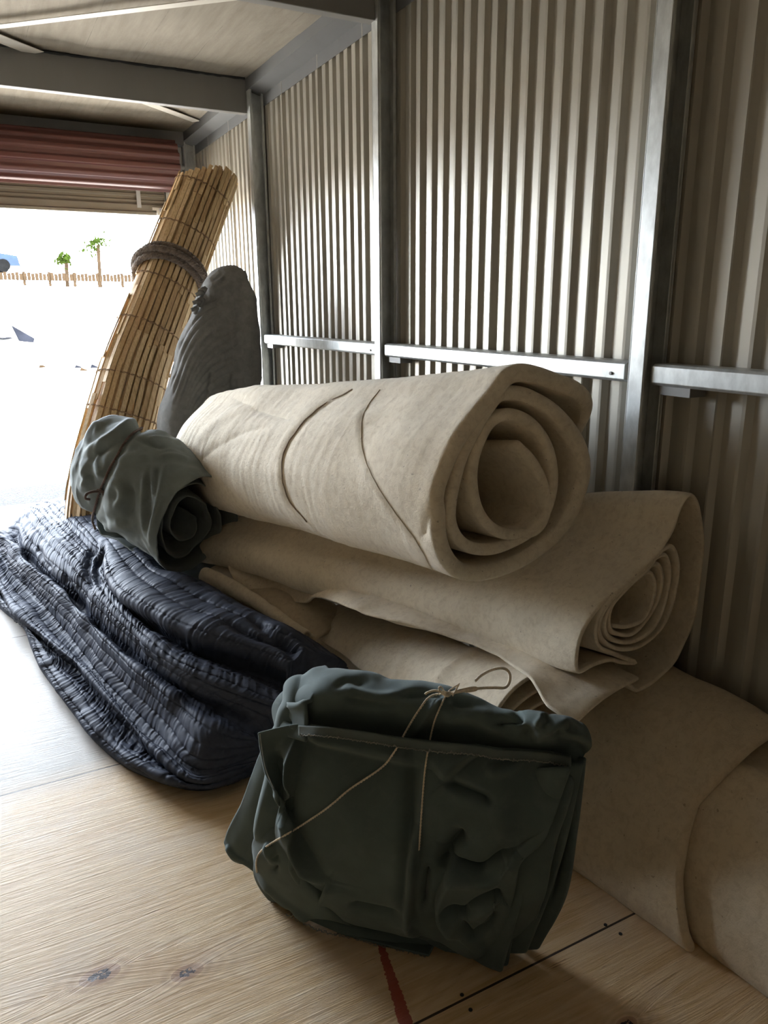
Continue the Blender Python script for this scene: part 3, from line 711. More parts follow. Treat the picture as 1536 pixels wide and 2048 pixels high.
row([(55, 1014), (105, 1003), (130, 1022), (158, 1048), (184, 1078), (206, 1112), (222, 1168), (290, 1216), (400, 1268), (500, 1300)], [.12, .23, .30, .33, .34, .35, .36, .37, .37, .36], (580, 1328, .35))
row([(75, 1008), (125, 1000), (150, 1016), (180, 1040), (215, 1070), (245, 1102), (280, 1142), (345, 1186), (440, 1228), (540, 1272)], [.11, .22, .30, .34, .36, .38, .40, .41, .41, .40], (618, 1306, .37))
row([(95, 1004), (145, 998), (175, 1006), (210, 1030), (245, 1060), (280, 1096), (325, 1138), (395, 1162), (480, 1212), (585, 1258)], [.09, .18, .28, .34, .37, .39, .41, .41, .41, .40], (668, 1312, .36))
pts3 = []
for px, z, ex in R:
    c = np.array([at_z(x, y, q) for (x, y), q in zip(px, z)]); c = catmull(c, 14)
    e = at_z(ex[0], ex[1], ex[2]); pts3.append(np.vstack([c, e[None]]))
top = pts3[-1]
pts3.append(top+np.array([.07, .05, -.10])); b_ = top+np.array([.09, .06, 0]); b_[:, 2] = .004; pts3.append(b_)
K = np.array(pts3)                      # rows x stations x 3
K = np.swapaxes(K, 0, 1)                # stations first
NU, NV = 820, 430
rowsu = cinterp(K, np.linspace(0, K.shape[0]-1, NU)); G = np.swapaxes(cinterp(np.swapaxes(rowsu, 0, 1), np.linspace(0, K.shape[1]-1, NV)), 0, 1)
N = grid_normals(G)
if (N[NU//2, NV//2] @ unit(CC-G[NU//2, NV//2])) < 0: N = -N
u = np.linspace(0, K.shape[0]-1, NU)[:, None]*np.ones((1, NV)); v = np.linspace(0, K.shape[1]-1, NV)[None]*np.ones((NU, 1))
arc = np.zeros((NU, NV)); arc[1:] = np.cumsum(np.linalg.norm(np.diff(G, axis=0), axis=2), axis=0); arc = np.ones((1, NV))*arc.mean(1, keepdims=True)
arcv = np.zeros((NU, NV)); arcv[:, 1:] = np.cumsum(np.linalg.norm(np.diff(G, axis=1), axis=2), axis=1); arcv = arcv.mean(0, keepdims=True)*np.ones((NU, 1))
st_ = .062
q = np.abs(np.sin(math.pi*(arcv/st_+.10*vnoise(np.stack([arc*2, arcv*2, 0*arc], -1), 1, 3)))); puff = np.sqrt(q)*.0050-.0028*np.exp(-(q/.13)**2)
pk = np.stack([arc*58+2.2*vnoise(np.stack([arc*4, arcv*9, 0*arc], -1), 1, 41), arcv*8, 0*arc], -1); w1 = vnoise(pk, 1, 11); w2 = vnoise(pk*1.9, 1, 17); w1 = np.clip(1-2.6*np.abs(w1), -.6, 1); w2 = np.sign(w2)*np.abs(w2)**.8
near_st = np.exp(-(q/.55)**2)*.6+.4
wr = (.0040*w1+.0034*w2)*near_st*(.55+.6*np.clip(vnoise(np.stack([arc*2.2, arcv*4, 0*arc], -1), 1, 23)+.5, 0, 1))
smooth = np.clip((v-0)/1., 0, 1)*np.clip((K.shape[1]-1-v), 0, 1)
G2 = G+N*((puff+wr)*smooth)[..., None]+N*(.010*fbm(G, 6, 2, 31)*smooth)[..., None]
# sagging stitched valleys and creases seen near the doorway end
G2 = creases(G2, N, [('v', .020, 7, [(75, 1090), (82, 1120), (100, 1140)]), ('v', .018, 7, [(127, 1150), (150, 1195), (172, 1225)]), ('v', .03, 7, [(196, 1078), (180, 1110), (172, 1145), (182, 1180)]),
                     ('v', .03, 6, [(208, 1085), (196, 1120), (192, 1150), (204, 1170)]), ('v', .02, 8, [(450, 1245), (500, 1270), (560, 1290), (600, 1330)]), ('r', .018, 12, [(520, 1255), (560, 1262), (600, 1290), (620, 1330)]),
                     ('v', .02, 8, [(500, 1235), (540, 1268), (590, 1300), (600, 1320)])])
G2[..., 2] = np.maximum(G2[..., 2], .003)
dv = empty('quilted_duvet', at_z(250, 1400, 0), 'dark navy quilted duvet heaped in long folds on the plywood floor', 'duvet')
V = list(G2.reshape(-1, 3)); F = grid_faces(NU, NV)
for r in (0, NU-1):                     # close both ends
    c = G2[r].mean(0); c[2] = .05; V.append(c); k = len(V)-1
    F += [((r*NV+j), (r*NV+j+1), k) if r else ((r*NV+j+1), (r*NV+j), k) for j in range(NV-1)]
V0 = len(V)
link_mesh('quilted_shell', V, F, M_DUVET, dv)

# ------------------------------------------------------------------ upright charcoal quilted bundle
Yg = 4.25
L_ = [(318, 870), (318, 830), (330, 770), (346, 710), (366, 660), (388, 605), (408, 565), (428, 541), (444, 531)]
R_ = [(540, 870), (536, 820), (531, 760), (530, 700), (527, 650), (518, 600), (508, 565), (492, 543), (470, 530)]
K = []
for (l, r) in zip(L_, R_):
    a = at_y(*l, Yg); b2 = at_y(*r, Yg); c = (a+b2)/2; hw = np.linalg.norm((b2-a)[:2])/2; z = c[2]
    ring = []
    for t in np.linspace(0, 2*math.pi, 24, endpoint=False):
        cx, sy = math.cos(t), math.sin(t)
        ex = math.copysign(abs(cx)**.75, cx)*hw; ey = math.copysign(abs(sy)**.85, sy)*min(.19, hw*.8)
        ring.append((c[0]+ex, Yg+ey+.12*ex, z+(a[2]-z)*(-ex/hw if hw else 0)))
    K.append(ring)
K = np.array(K); base = K[0].copy(); base[:, 2] = .01; lowm = K[0].copy(); lowm[:, 2] = .4
K = np.concatenate([base[None], lowm[None], K])
rowsu = cinterp(K, np.linspace(0, len(K)-1, 300)); G = np.array([catmull(r, 260, closed=True) for r in rowsu])
xr_ = at_y(489, 700, Yg)[0]; G[..., 1] += np.clip(G[..., 0]-xr_, 0, None)*np.where(G[..., 1] < Yg+.02, 2.4, .6)
N = grid_normals(G, cv=True); c = G.mean(1, keepdims=True); N = N*np.sign((N*(G-c)).sum(-1))[..., None]
G = G+N*(.018*fbm(G, 4, 3, 5)+.0014*(1-np.abs(vnoise(G*np.array([40, 40, 18]), 1, 4)))**3)[..., None]
cl = []
for k in range(-5, 11):
    dy = k*16.5
    base_ = [(492, 652+dy), (462, 664+dy), (430, 682+dy), (404, 708+dy), (384, 742+dy), (368, 785+dy), (352, 830+dy)]
    if k < 0: base_ = [(x-(-k)*5, y+(-k)*1.5) for x, y in base_][1:]
    cl.append(('v', .008, 2.4, base_))
cl += [('v', .02, 5, [(424, 740), (420, 775), (418, 815)]), ('v', .014, 4, [(468, 745), (466, 780), (474, 800)]), ('v', .03, 16, [(398, 592), (420, 588), (445, 600)]), ('r', .014, 9, [(488, 590), (490, 650), (488, 720), (492, 780)]),
       ('v', .012, 5, [(420, 560), (436, 552), (448, 540)]), ('v', .012, 5, [(425, 572), (440, 566), (455, 550)]), ('s', .05, 40, [(489, 560), (491, 650), (490, 720), (486, 760), (500, 800)][::-1])]
fc = ((N*unit(CC-G)).sum(-1) > -.1).astype(float)
G = creases(G, N, cl, fc)
gq = empty('quilted_bundle', (G[0, :, 0].mean(), Yg, 0), 'charcoal quilted bundle standing upright against the wall behind the felt rolls', 'quilted bundle')
grid_obj('quilted_shell', G, M_GREYQ, gq, cv=True, caps=True)
b = MB()
for (x, y, sx, sy) in ((392, 590, 9, 5), (386, 606, 7, 9), (395, 600, 5, 12), (383, 620, 6, 6), (398, 582, 8, 4)):
    p = at_y(x, y, Yg-.12); q_ = at_y(x+sx, y+sy, Yg-.10); m_ = (p+q_)/2+np.array([.02, -.02, .02]); b.tube(catmull([p, m_, q_], 10), .012, 6)
b.build('knotted_strap', M_GREYQ, gq, True)
# ------------------------------------------------------------------ rolled slat fence
mb = NT('split_bamboo'); ge = mb.n('ShaderNodeNewGeometry'); v = mb.obj((1, 1, .4)); n = mb.noise(v, 9, 5, .6); n2 = mb.noise(mb.obj((1, 1, .06)), 160, 4, .6)
oi = mb.n('ShaderNodeAttribute'); oi.attribute_name = 'slat_tone'
c = mb.ramp(n2, (.3, (.50, .34, .18)), (.6, (.72, .54, .32)))
c = mb.mix(.8, c, mb.ramp(oi.outputs['Fac'], (0, (.60, .50, .38)), (.5, (.92, .86, .75)), (1, (1, 1, 1))), 'MULTIPLY')
mb.set(Base_Color=c, Roughness=.55); mb.b.inputs['Specular IOR Level'].default_value = .4; mb.bump(n2, .3, .002)
M_BAM = mb.m
top_c = at_y(424, 338, 4.98); keys = [np.array([.47, 4.50, .0]), np.array([.56, 4.56, .45]), at_y(251, 820, 4.62), at_y(277, 725, 4.70), at_y(318, 615, 4.80), at_y(360, 505, 4.88), top_c]
PATH = catmull(keys, 200); Tn = unit(np.gradient(PATH, axis=0)); SL = np.r_[0, np.cumsum(np.linalg.norm(np.diff(PATH, axis=0), axis=1))]; LT = SL[-1]
RAD = np.interp(np.linspace(0, 1, 200), [0, .35, .55, 1], [.205, .205, .19, .168])
view = unit(CC-PATH[120]); 
def frame(s):
    p = np.array([np.interp(s, SL, PATH[:, k]) for k in range(3)]); t = unit(np.array([np.interp(s, SL, Tn[:, k]) for k in range(3)]))
    e1 = unit(np.cross(t, [0, 1., 0])); e2 = np.cross(t, e1); return p, t, e1, e2, np.interp(s, SL, RAD)
rnd = random.Random(5)
V = []; F = []; tone = []
def slat(ang, s0_, s1_, w_, th, rr, tn, tw=0):
    n = max(2, int((s1_-s0_)/.07)+1); base = len(V)
    for i in range(n+1):
        s = s0_+(s1_-s0_)*i/n; p, t, e1, e2, R0 = frame(s); r = R0*rr
        ex, ey = math.cos(ang), math.sin(ang)
        c = p+e1*ex*r*1.0+e2*ey*r*.82; nr = unit(e1*ex*.9+e2*ey*1.0); tg = unit(np.cross(t, nr)); a = tw
        nr, tg = nr*math.cos(a)+tg*math.sin(a), tg*math.cos(a)-nr*math.sin(a)
        for (u_, v_) in ((-1, -1), (1, -1), (1, 1), (-1, 1)): V.append(c+tg*u_*w_/2+nr*v_*th/2)
    for i in range(n):
        for j in range(4):
            a = base+i*4+j; b_ = base+i*4+(j+1) % 4; F.append((a, b_, b_+4, a+4))
    F.append((base+3, base+2, base+1, base)); e = base+n*4; F.append((e, e+1, e+2, e+3))
    tone.extend([tn]*(len(V)-base))
def endcut(ang):
    p, t, e1, e2, R0 = frame(LT-.1); c = p+e1*math.cos(ang)*R0+e2*math.sin(ang)*R0*.82
    return (p[2]-c[2]+.10*((c-p)@np.array([1., 0, 0]))/R0*.4)/t[2]
NS = 33
for k in range(NS):
    ang = 2*math.pi*k/NS+rnd.uniform(-.02, .02); s = rnd.uniform(-.35, 0); rr = 1.0+.02*math.sin(k*1.7)
    # bands of overlapping slats, ends staggered
    while s < LT:
        ln = rnd.choice((.30, .38, .46)); a = max(0.02, s); e = min(LT+endcut(ang)+rnd.uniform(-.03, .012), s+ln+.03)
        if e-a > .05: slat(ang+rnd.uniform(-.018, .018), a, e, rnd.uniform(.022, .029), .008, rr+rnd.uniform(-.06, .035), rnd.random(), rnd.uniform(-.25, .25))
        s += ln
for rr2, n2_ in ((.80, 40), (.58, 30), (.36, 18)):
    for k in range(n2_): slat(2*math.pi*k/n2_, 1.0 if rr2 < .8 else .02, LT+endcut(2*math.pi*k/n2_)*rr2+rnd.uniform(-.04, .0), .023, .006, rr2+rnd.uniform(-.04, .04), rnd.random(), rnd.uniform(-.5, .5))
bf = empty('bamboo_fence_roll', keys[0], 'rolled split-bamboo fence leaning against the wall beside the doorway, tied with rope', 'bamboo roll')
o = link_mesh('slats', V, F, M_BAM, bf, False)
at_ = o.data.attributes.new('slat_tone', 'FLOAT', 'POINT'); at_.data.foreach_set('value', tone)
b = MB()
def wrap(s, r_, k=1.02, a0=0, a1=2*math.pi, n=70, tilt=.0, wob=0, ph=0):
    P = []
    for a in np.linspace(a0, a1, n):
        p, t, e1, e2, R0 = frame(s+tilt*math.cos(a)); P.append(p+e1*math.cos(a)*R0*k+e2*math.sin(a)*R0*k*.84+t*wob*math.sin(a*27+ph)+unit(e1*math.cos(a)+e2*math.sin(a))*wob*.6*math.cos(a*27+ph))
    return P
for s in (LT-.17, LT-.46, LT-.82, LT-1.12, LT-1.46, LT-1.66): 
    for ph in (0, 2.0): b.tube(wrap(s, .002, 1.035, wob=.004, n=240, ph=ph), .0022, 5, False)
b.build('binding_twine', mat_cloth('brown_binding', (.30, .18, .09), .3, 60), bf, True)
M_ROPE = mat_cloth('brown_rope', (.20, .15, .115), .35, 40, 500, .8)
b = MB()
p_, t_, a1_, a2_, _r = frame(LT-.7); vw = unit(CC-p_); AF = math.atan2(vw@a2_, vw@a1_)
for k, dz in enumerate((-.045, -.02, .005, .03, -.008)):
    for ph in (0, 2.1, 4.2):
        P = []
        for a in np.linspace(0, 2*math.pi, 160):
            p, t, e1, e2, R0 = frame(LT-.74+dz+.085*math.cos(a-AF)); rad = unit(e1*math.cos(a)+e2*math.sin(a)); tw = a*34+ph
            P.append(p+e1*math.cos(a)*(R0*1.05+.014)+e2*math.sin(a)*(R0*.87+.014)+rad*.010*math.cos(tw)+t*.010*math.sin(tw)+rad*(.020 if k > 3 else 0))
        b.tube(P, .0115, 6, False)
b.build('rope', M_ROPE, bf, True)
# ------------------------------------------------------------------ canvas
def canvas_mat(name, col, fade=.0, fade_col=(.2, .24, .24)):
    m = NT(name); v = m.obj(); n = m.noise(v, 7, 5, .6); n2 = m.noise(v, 700, 3, .7); n3 = m.noise(v, 18, 5, .7, .6)
    c = m.ramp(n, (.3, tuple(x*.85 for x in col)), (.7, tuple(x*1.15 for x in col)))
    c = m.mix(m.ramp(n3, (.50, (0, 0, 0)), (.72, (fade, fade, fade))), c, fade_col)
    m.set(Base_Color=c, Roughness=.85); m.b.inputs['Specular IOR Level'].default_value = .3; m.b.inputs['Sheen Weight'].default_value = .1
    m.bump(n2, .2, .0015); return m.m
M_CANV = canvas_mat('grey_green_canvas', (.17, .195, .185), .4, (.22, .26, .265))
M_GREEN = canvas_mat('dark_green_canvas', (.088, .120, .114), .5, (.12, .15, .155))
M_FRAY = mat_cloth('frayed_edge', (.30, .30, .26), .2, 80)
# small roll on the duvet
cr = empty('canvas_roll', (.55, 3.45, .38), 'grey-green canvas roll tied with thin cord, lying on the dark duvet', 'canvas roll')
k0 = at_y(378, 1052, 3.08); k3 = at_y(206, 934, 3.66); ax = unit(k3-k0)
e1 = unit(np.cross(ax, [0, 0, 1.])); e2 = unit(np.cross(e1, ax))   # e1 sideways, e2 up
def ring_path(turns=3.3, r0=1.0, r1=.22, n=420, a0=-1.75):
    P = []
    for k in range(n):
        f = k/(n-1); a = a0+f*turns*2*math.pi; r = r0+(r1-r0)*f; P.append((r*math.cos(a), r*math.sin(a)))
    return np.array(P)
PR = ring_path(); NU = 110; G = []
for u in np.linspace(0, 1, NU):
    c = k0*(1-u)+k3*u+np.array([0, 0, .02*math.sin(math.pi*u)]); rx = np.interp(u, [0, .3, .7, .93, 1], [.225, .23, .235, .215, .18]); rz = np.interp(u, [0, .3, .7, .93, 1], [.285, .30, .31, .29, .24])
    G.append(c+e1*PR[:, :1]*rx+e2*PR[:, 1:]*rz)
G = np.array(G); nv = G.shape[1]; v_ = np.linspace(0, 1, nv)[None]*np.ones((NU, 1)); u_ = np.linspace(0, 1, NU)[:, None]*np.ones((1, nv))
# outer turn overhangs the end, inner turns sit back
G = G+ax*(-(.05*np.exp(-(v_/.28)**4)-.03*np.clip(v_-.3, 0, 1)+.02*vnoise(np.stack([v_*22, 0*v_, 0*v_], -1), 1, 3))*np.exp(-(u_/.15)**2))[..., None]
N = grid_normals(G); ctr = G.mean(1, keepdims=True); N = N*np.sign((N*(G-ctr)).sum(-1))[..., None]
G = G+N*(.016*fbm(G, 5, 3, 2)+.006*(1-np.abs(fbm(G, 11, 2, 6)))**3)[..., None]
T = lambda l: [(130+x/4.8, 800+y/4.8) for x, y in l]
om = (v_ < .30).astype(float)
cordp = T([(930, 262), (850, 250), (740, 268), (640, 330), (560, 430), (500, 540), (440, 640), (395, 740), (345, 850), (310, 960), (285, 1050), (262, 1130), (272, 1190), (292, 1240)])
G = creases(G, N, [('v', .020, 9, cordp), ('r', .022, 7, T([(190, 530), (330, 430), (480, 330), (600, 240), (700, 190)])), ('r', .018, 6, T([(215, 440), (250, 330), (330, 210)])), ('v', .02, 9, T([(230, 600), (330, 500), (420, 430), (560, 330)])),
                   ('r', .016, 6, T([(300, 480), (320, 600), (335, 700), (390, 760)])), ('v', .016, 7, T([(250, 700), (260, 820), (300, 900)])), ('r', .018, 8, T([(420, 780), (520, 820), (560, 880), (550, 970), (480, 1060)])),
                   ('r', .014, 4.5, T([(780, 660), (765, 900), (760, 1100), (790, 1330)])), ('r', .014, 4.5, T([(860, 620), (850, 800), (880, 1000)])), ('v', .014, 5, T([(820, 700), (810, 950), (815, 1200)])),
                   ('r', .020, 6, T([(965, 600), (950, 760), (910, 1000), (860, 1200), (830, 1400)])), ('v', .018, 8, T([(620, 800), (640, 950), (620, 1120)])), ('r', .012, 6, T([(900, 560), (1050, 545), (1200, 600)])),
                   ('v', .012, 6, T([(650, 360), (800, 420), (960, 470)])), ('r', .012, 6, T([(470, 590), (640, 540), (820, 560)])), ('r', .02, 9, T([(330, 1310), (420, 1220), (560, 1210), (700, 1250)])),
                   ('v', .02, 8, T([(760, 200), (740, 240), (800, 250)])), ('r', .016, 6, T([(190, 560), (190, 700), (215, 760), (170, 850)]))], om)
thick('rolled_canvas', G, .007, M_CANV, cr, rim=3)
# unseen cap added inside the far end to keep light out of the coil
c = k3+ax*.02; GG = []
for f in np.linspace(0, 1, 14):
    rr = math.cos(f*math.pi/2)*.98+.01; row_ = []
    for a in np.linspace(0, 2*math.pi, 60, endpoint=False): row_.append(c+ax*(.05*math.sin(f*math.pi/2))+e1*math.cos(a)*.165*rr+e2*math.sin(a)*.215*rr)
    GG.append(row_)
GG = np.array(GG); GG = GG+.012*np.stack([fbm(GG, 14, 2, 1), fbm(GG, 14, 2, 2), fbm(GG, 14, 2, 3)], -1)
grid_obj('light_stop_cap', GG-ax*.07+(c-GG)*.12, M_CANV, cr, cv=True)
# hanging corner of the outer turn
q = T([(330, 1340), (470, 1490), (640, 1450), (830, 1430)]); q2 = T([(350, 1230), (520, 1180), (700, 1160), (860, 1150)])
r0 = np.array([at_y(x, y, 3.02) for x, y in q]); r1 = np.array([at_y(x, y, 3.01) for x, y in q2]); 
r1 = np.array([at_y(*q2[0], 3.16), at_y(*q2[1], 3.07), at_y(*q2[2], 3.02), at_y(*q2[3], 2.99)])
g_ = cinterp(np.stack([r0, (r0+r1)/2+np.array([-.005, -.02, 0]), r1]), np.linspace(0, 2, 30)); g_ = np.array([catmull(r, 60) for r in g_]); g_ = g_+.006*np.stack([0*g_[..., 0], fbm(g_, 14, 2, 4), 0*g_[..., 0]], -1)
b = MB(); cp = hug(cordp[2:], G, .012, 120)
for ph in (0, math.pi):
    P = [p+np.array([.003*math.cos(i*.9+ph), 0, .003*math.sin(i*.9+ph)]) for i, p in enumerate(catmull(cp, 240))]; b.tube(P, .0038, 6)
kn = cp[int(len(cp)*.66)]
for i in range(4): b.tube(catmull([kn+np.array([-.012+.03*i/3, -.012, .012-.006*i]), kn+np.array([.01, -.03, .005-.008*i]), kn+np.array([.028, -.01, -.006*i])], 14), .0045, 6)
b.tube(catmull([kn, kn+np.array([-.03, -.02, .006]), kn+np.array([-.055, -.02, .0]), kn+np.array([-.062, -.015, -.02]), kn+np.array([-.045, -.01, -.028])], 24), .006, 6)
M_CORD2 = mat_cloth('reddish_cord', (.17, .11, .09), .3, 60, 600, .7)
b.build('cord', M_CORD2, cr, True)

# ------------------------------------------------------------------ green canvas bundle in front
FA = at_z(530, 1790, 0); FB = at_z(1070, 1915, 0); fd = unit(FB-FA); fn = unit(np.array([fd[1], -fd[0], 0.]))
if fn @ (CC-FA) < 0: fn = -fn
def fp(x, y, o=0., lean=0.0):
    """point of the front face seen at x,y, pushed out toward the room by o"""
    n = unit(fn+np.array([0, 0, lean])); return on_plane(x, y, FA+fn*o, n)
gb = empty('tied_canvas_bundle', (FA+FB)/2+np.array([.1, .1, 0]), 'dark green folded canvas bundle tied with pale twine, in front on the floor', 'canvas bundle')
rows = []
rows.append([fp(x, y, 0) for x, y in [(585, 1800), (630, 1832), (700, 1852), (790, 1868), (880, 1895), (955, 1915), (1010, 1905), (1050, 1885)]])
rows.append([fp(x, y, .045) for x, y in [(525, 1735), (600, 1790), (690, 1822), (790, 1842), (880, 1866), (960, 1890), (1035, 1860), (1075, 1820)]])
rows.append([fp(x, y, .07) for x, y in [(520, 1655), (600, 1690), (700, 1712), (800, 1722), (900, 1735), (980, 1750), (1060, 1720), (1105, 1690)]])
rows.append([fp(x, y, .05) for x, y in [(542, 1560), (620, 1575), (705, 1585), (800, 1598), (900, 1608), (985, 1615), (1070, 1605), (1128, 1590)]])
rows.append([fp(x, y, .0) for x, y in [(560, 1470), (625, 1462), (705, 1468), (800, 1480), (900, 1490), (1000, 1498), (1080, 1505), (1142, 1500)]])
rows.append([at_z(x, y, z) for x, y, z in [(585, 1402, .56), (640, 1385, .60), (715, 1392, .61), (800, 1405, .61), (895, 1420, .61), (1000, 1450, .60), (1085, 1452, .63), (1158, 1470, .61)]])
rows.append([at_z(x, y, z) for x, y, z in [(608, 1352, .58), (642, 1336, .61), (720, 1340, .62), (800, 1357, .62), (895, 1378, .62), (1000, 1420, .60), (1085, 1424, .63), (1155, 1446, .60)]])
bk = np.array(rows[-1]); tpr = (np.linspace(0, 1, 8)**2)[:, None]; b1 = bk-fn*.04-fd*.04*tpr; b1[:, 2] -= .12; b2_ = bk-fn*.05-fd*.17*tpr; b2_[:, 2] = .25; b3 = bk-fn*.03-fd*.30*tpr; b3[:, 2] = .01
rows += [b1, b2_, b3]
K = np.array(rows, float); K = np.swapaxes(cinterp(K, np.linspace(0, len(K)-1, 240)), 0, 1)       # 8 cols first
G = np.swapaxes(cinterp(K, np.linspace(0, 7, 200)), 0, 1)                                          # 240 x 200
# bring the two side columns round to close the block
def wrapside(col, dirn):
    mid = col-fn*.10+dirn*.012; return mid
N = grid_normals(G); 
if N[90, 100] @ fn < 0: N = -N
E_ = lambda l: [(440+x/3.84, 1310+y/3.84) for x, y in l]
U_ = lambda l: [(800+x/3.25, 1330+y/3.25) for x, y in l]
Z_ = lambda l: [(440+x/2.743, 1650+y/2.743) for x, y in l]
topcr = [('r', .012, 8, E_([(930, 260), (1100, 300), (1250, 320), (1400, 300)])), ('v', .012, 8, E_([(950, 330), (1100, 360), (1250, 380), (1400, 400)])), ('v', .010, 6, E_([(880, 250), (980, 190), (1100, 230)])),
         ('v', .016, 7, U_([(0, 200), (80, 190), (200, 180), (300, 200)])), ('r', .014, 7, U_([(300, 215), (240, 260), (170, 330), (80, 460)])), ('v', .012, 7, U_([(330, 215), (380, 260), (470, 250)])),
         ('r', .014, 10, U_([(280, 340), (400, 330), (520, 320), (600, 350)])), ('v', .03, 9, U_([(640, 380), (720, 360), (790, 310)])), ('v', .022, 10, U_([(600, 370), (700, 400), (800, 420), (860, 500)])),
         ('r', .012, 8, U_([(860, 500), (950, 430), (1040, 385), (1100, 365)])), ('v', .018, 8, U_([(940, 310), (960, 370), (930, 420)])), ('r', .012, 6, U_([(930, 310), (920, 350), (880, 400)])), ('v', .02, 9, U_([(1000, 480), (1080, 440), (1150, 400)]))]
G = G+N*(.010*fbm(G, 5, 3, 12)+.004*fbm(G, 16, 2, 3))[..., None]
G = creases(G, N, [(k_, a_*.75, w_*1.15, p_) for k_, a_, w_, p_ in topcr])
G[..., 2] = np.maximum(G[..., 2], .004)
# close sides with rounded columns
Lc, Rc = G[:, 0].copy(), G[:, -1].copy(); LL = []; RR = []
def midline(c_):
    k_ = int(np.argmax(c_[:, 2])); f_, b_ = c_[:k_+1], c_[k_:][::-1]; zf = np.maximum.accumulate(f_[:, 2]); zb = np.maximum.accumulate(b_[:, 2]); z = c_[:, 2]
    g_ = lambda a_: (np.interp(z, zf, f_[:, a_])+np.interp(z, zb, b_[:, a_]))/2
    return np.stack([g_(0), g_(1), z*.93], 1)
for f in np.linspace(0, 1, 12)[1:]:
    a = f*math.pi/2
    cL = midline(Lc); LL.append(Lc+(cL-Lc)*(1-math.cos(a))-fd*.05*math.sin(a))
    cR = midline(Rc); RR.append(Rc+(cR-Rc)*(1-math.cos(a))+fd*.025*math.sin(a))
G = np.concatenate([np.array(LL[::-1]).swapaxes(0, 1), G, np.array(RR).swapaxes(0, 1)], 1)
grid_obj('folded_body', G, M_GREEN, gb)

def sheet(name, ctrl, nu, nv, t, mat, cr=(), seed=1, amp=.006, offs=0, par=gb):
    K = np.array(ctrl, float); g = cinterp(K, np.linspace(0, len(K)-1, nu)); g = np.swapaxes(cinterp(np.swapaxes(g, 0, 1), np.linspace(0, K.shape[1]-1, nv)), 0, 1)
    n = grid_normals(g)
    if (n[nu//2, nv//2] @ unit(CC-g[nu//2, nv//2])) < 0: n = -n
    g = g+n*(amp*fbm(g, 6, 3, seed)+offs)[..., None]; g = creases(g, n, [(k_, a_*1.5, w_, p_) for k_, a_, w_, p_ in cr]); g[..., 2] = np.maximum(g[..., 2], t*.6)
    o = thick(name, g, t, mat, par, N=grid_normals(g), rim=3); return o, g
# front flap with a stitched hem along its top edge
hem = [(519, 1466), (560, 1456), (598, 1449), (650, 1452), (720, 1461), (800, 1474), (880, 1484), (950, 1489), (1000, 1498), (1050, 1500), (1095, 1504), (1140, 1513)]
r1_ = [(523, 1500), (565, 1490), (597, 1485), (650, 1490), (720, 1498), (800, 1508), (880, 1516), (950, 1522), (1000, 1530), (1050, 1535), (1090, 1540), (1134, 1546)]
r2_ = [(530, 1545), (565, 1545), (590, 1545), (650, 1560), (720, 1570), (800, 1580), (880, 1590), (950, 1595), (1000, 1598), (1045, 1605), (1080, 1610), (1112, 1618)]
r3_ = [(548, 1575), (570, 1600), (590, 1625), (650, 1640), (720, 1650), (800, 1660), (880, 1665), (950, 1670), (1000, 1670), (1035, 1675), (1065, 1680), (1085, 1682)]
r4_ = [(560, 1600), (575, 1650), (600, 1690), (655, 1720), (720, 1735), (800, 1745), (880, 1745), (930, 1745), (970, 1745), (1000, 1740), (1025, 1735), (1040, 1725)]
r5_ = [(548, 1660), (580, 1715), (625, 1760), (670, 1790), (730, 1805), (800, 1815), (870, 1815), (915, 1815), (950, 1810), (980, 1800), (1005, 1790), (1030, 1770)]
r6_ = [(545, 1700), (585, 1765), (640, 1810), (690, 1838), (740, 1850), (800, 1862), (860, 1872), (905, 1895), (940, 1912), (965, 1905), (985, 1880), (1010, 1840)]
ctrl = []
for rr_, off in ((hem, .014), (r1_, .026), (r2_, .060), (r3_, .085), (r4_, .095), (r5_, .085), (r6_, .060)):
    ctrl.append([fp(x, y, off+(.015 if 2 < i < 9 else 0)) for i, (x, y) in enumerate(rr_)])
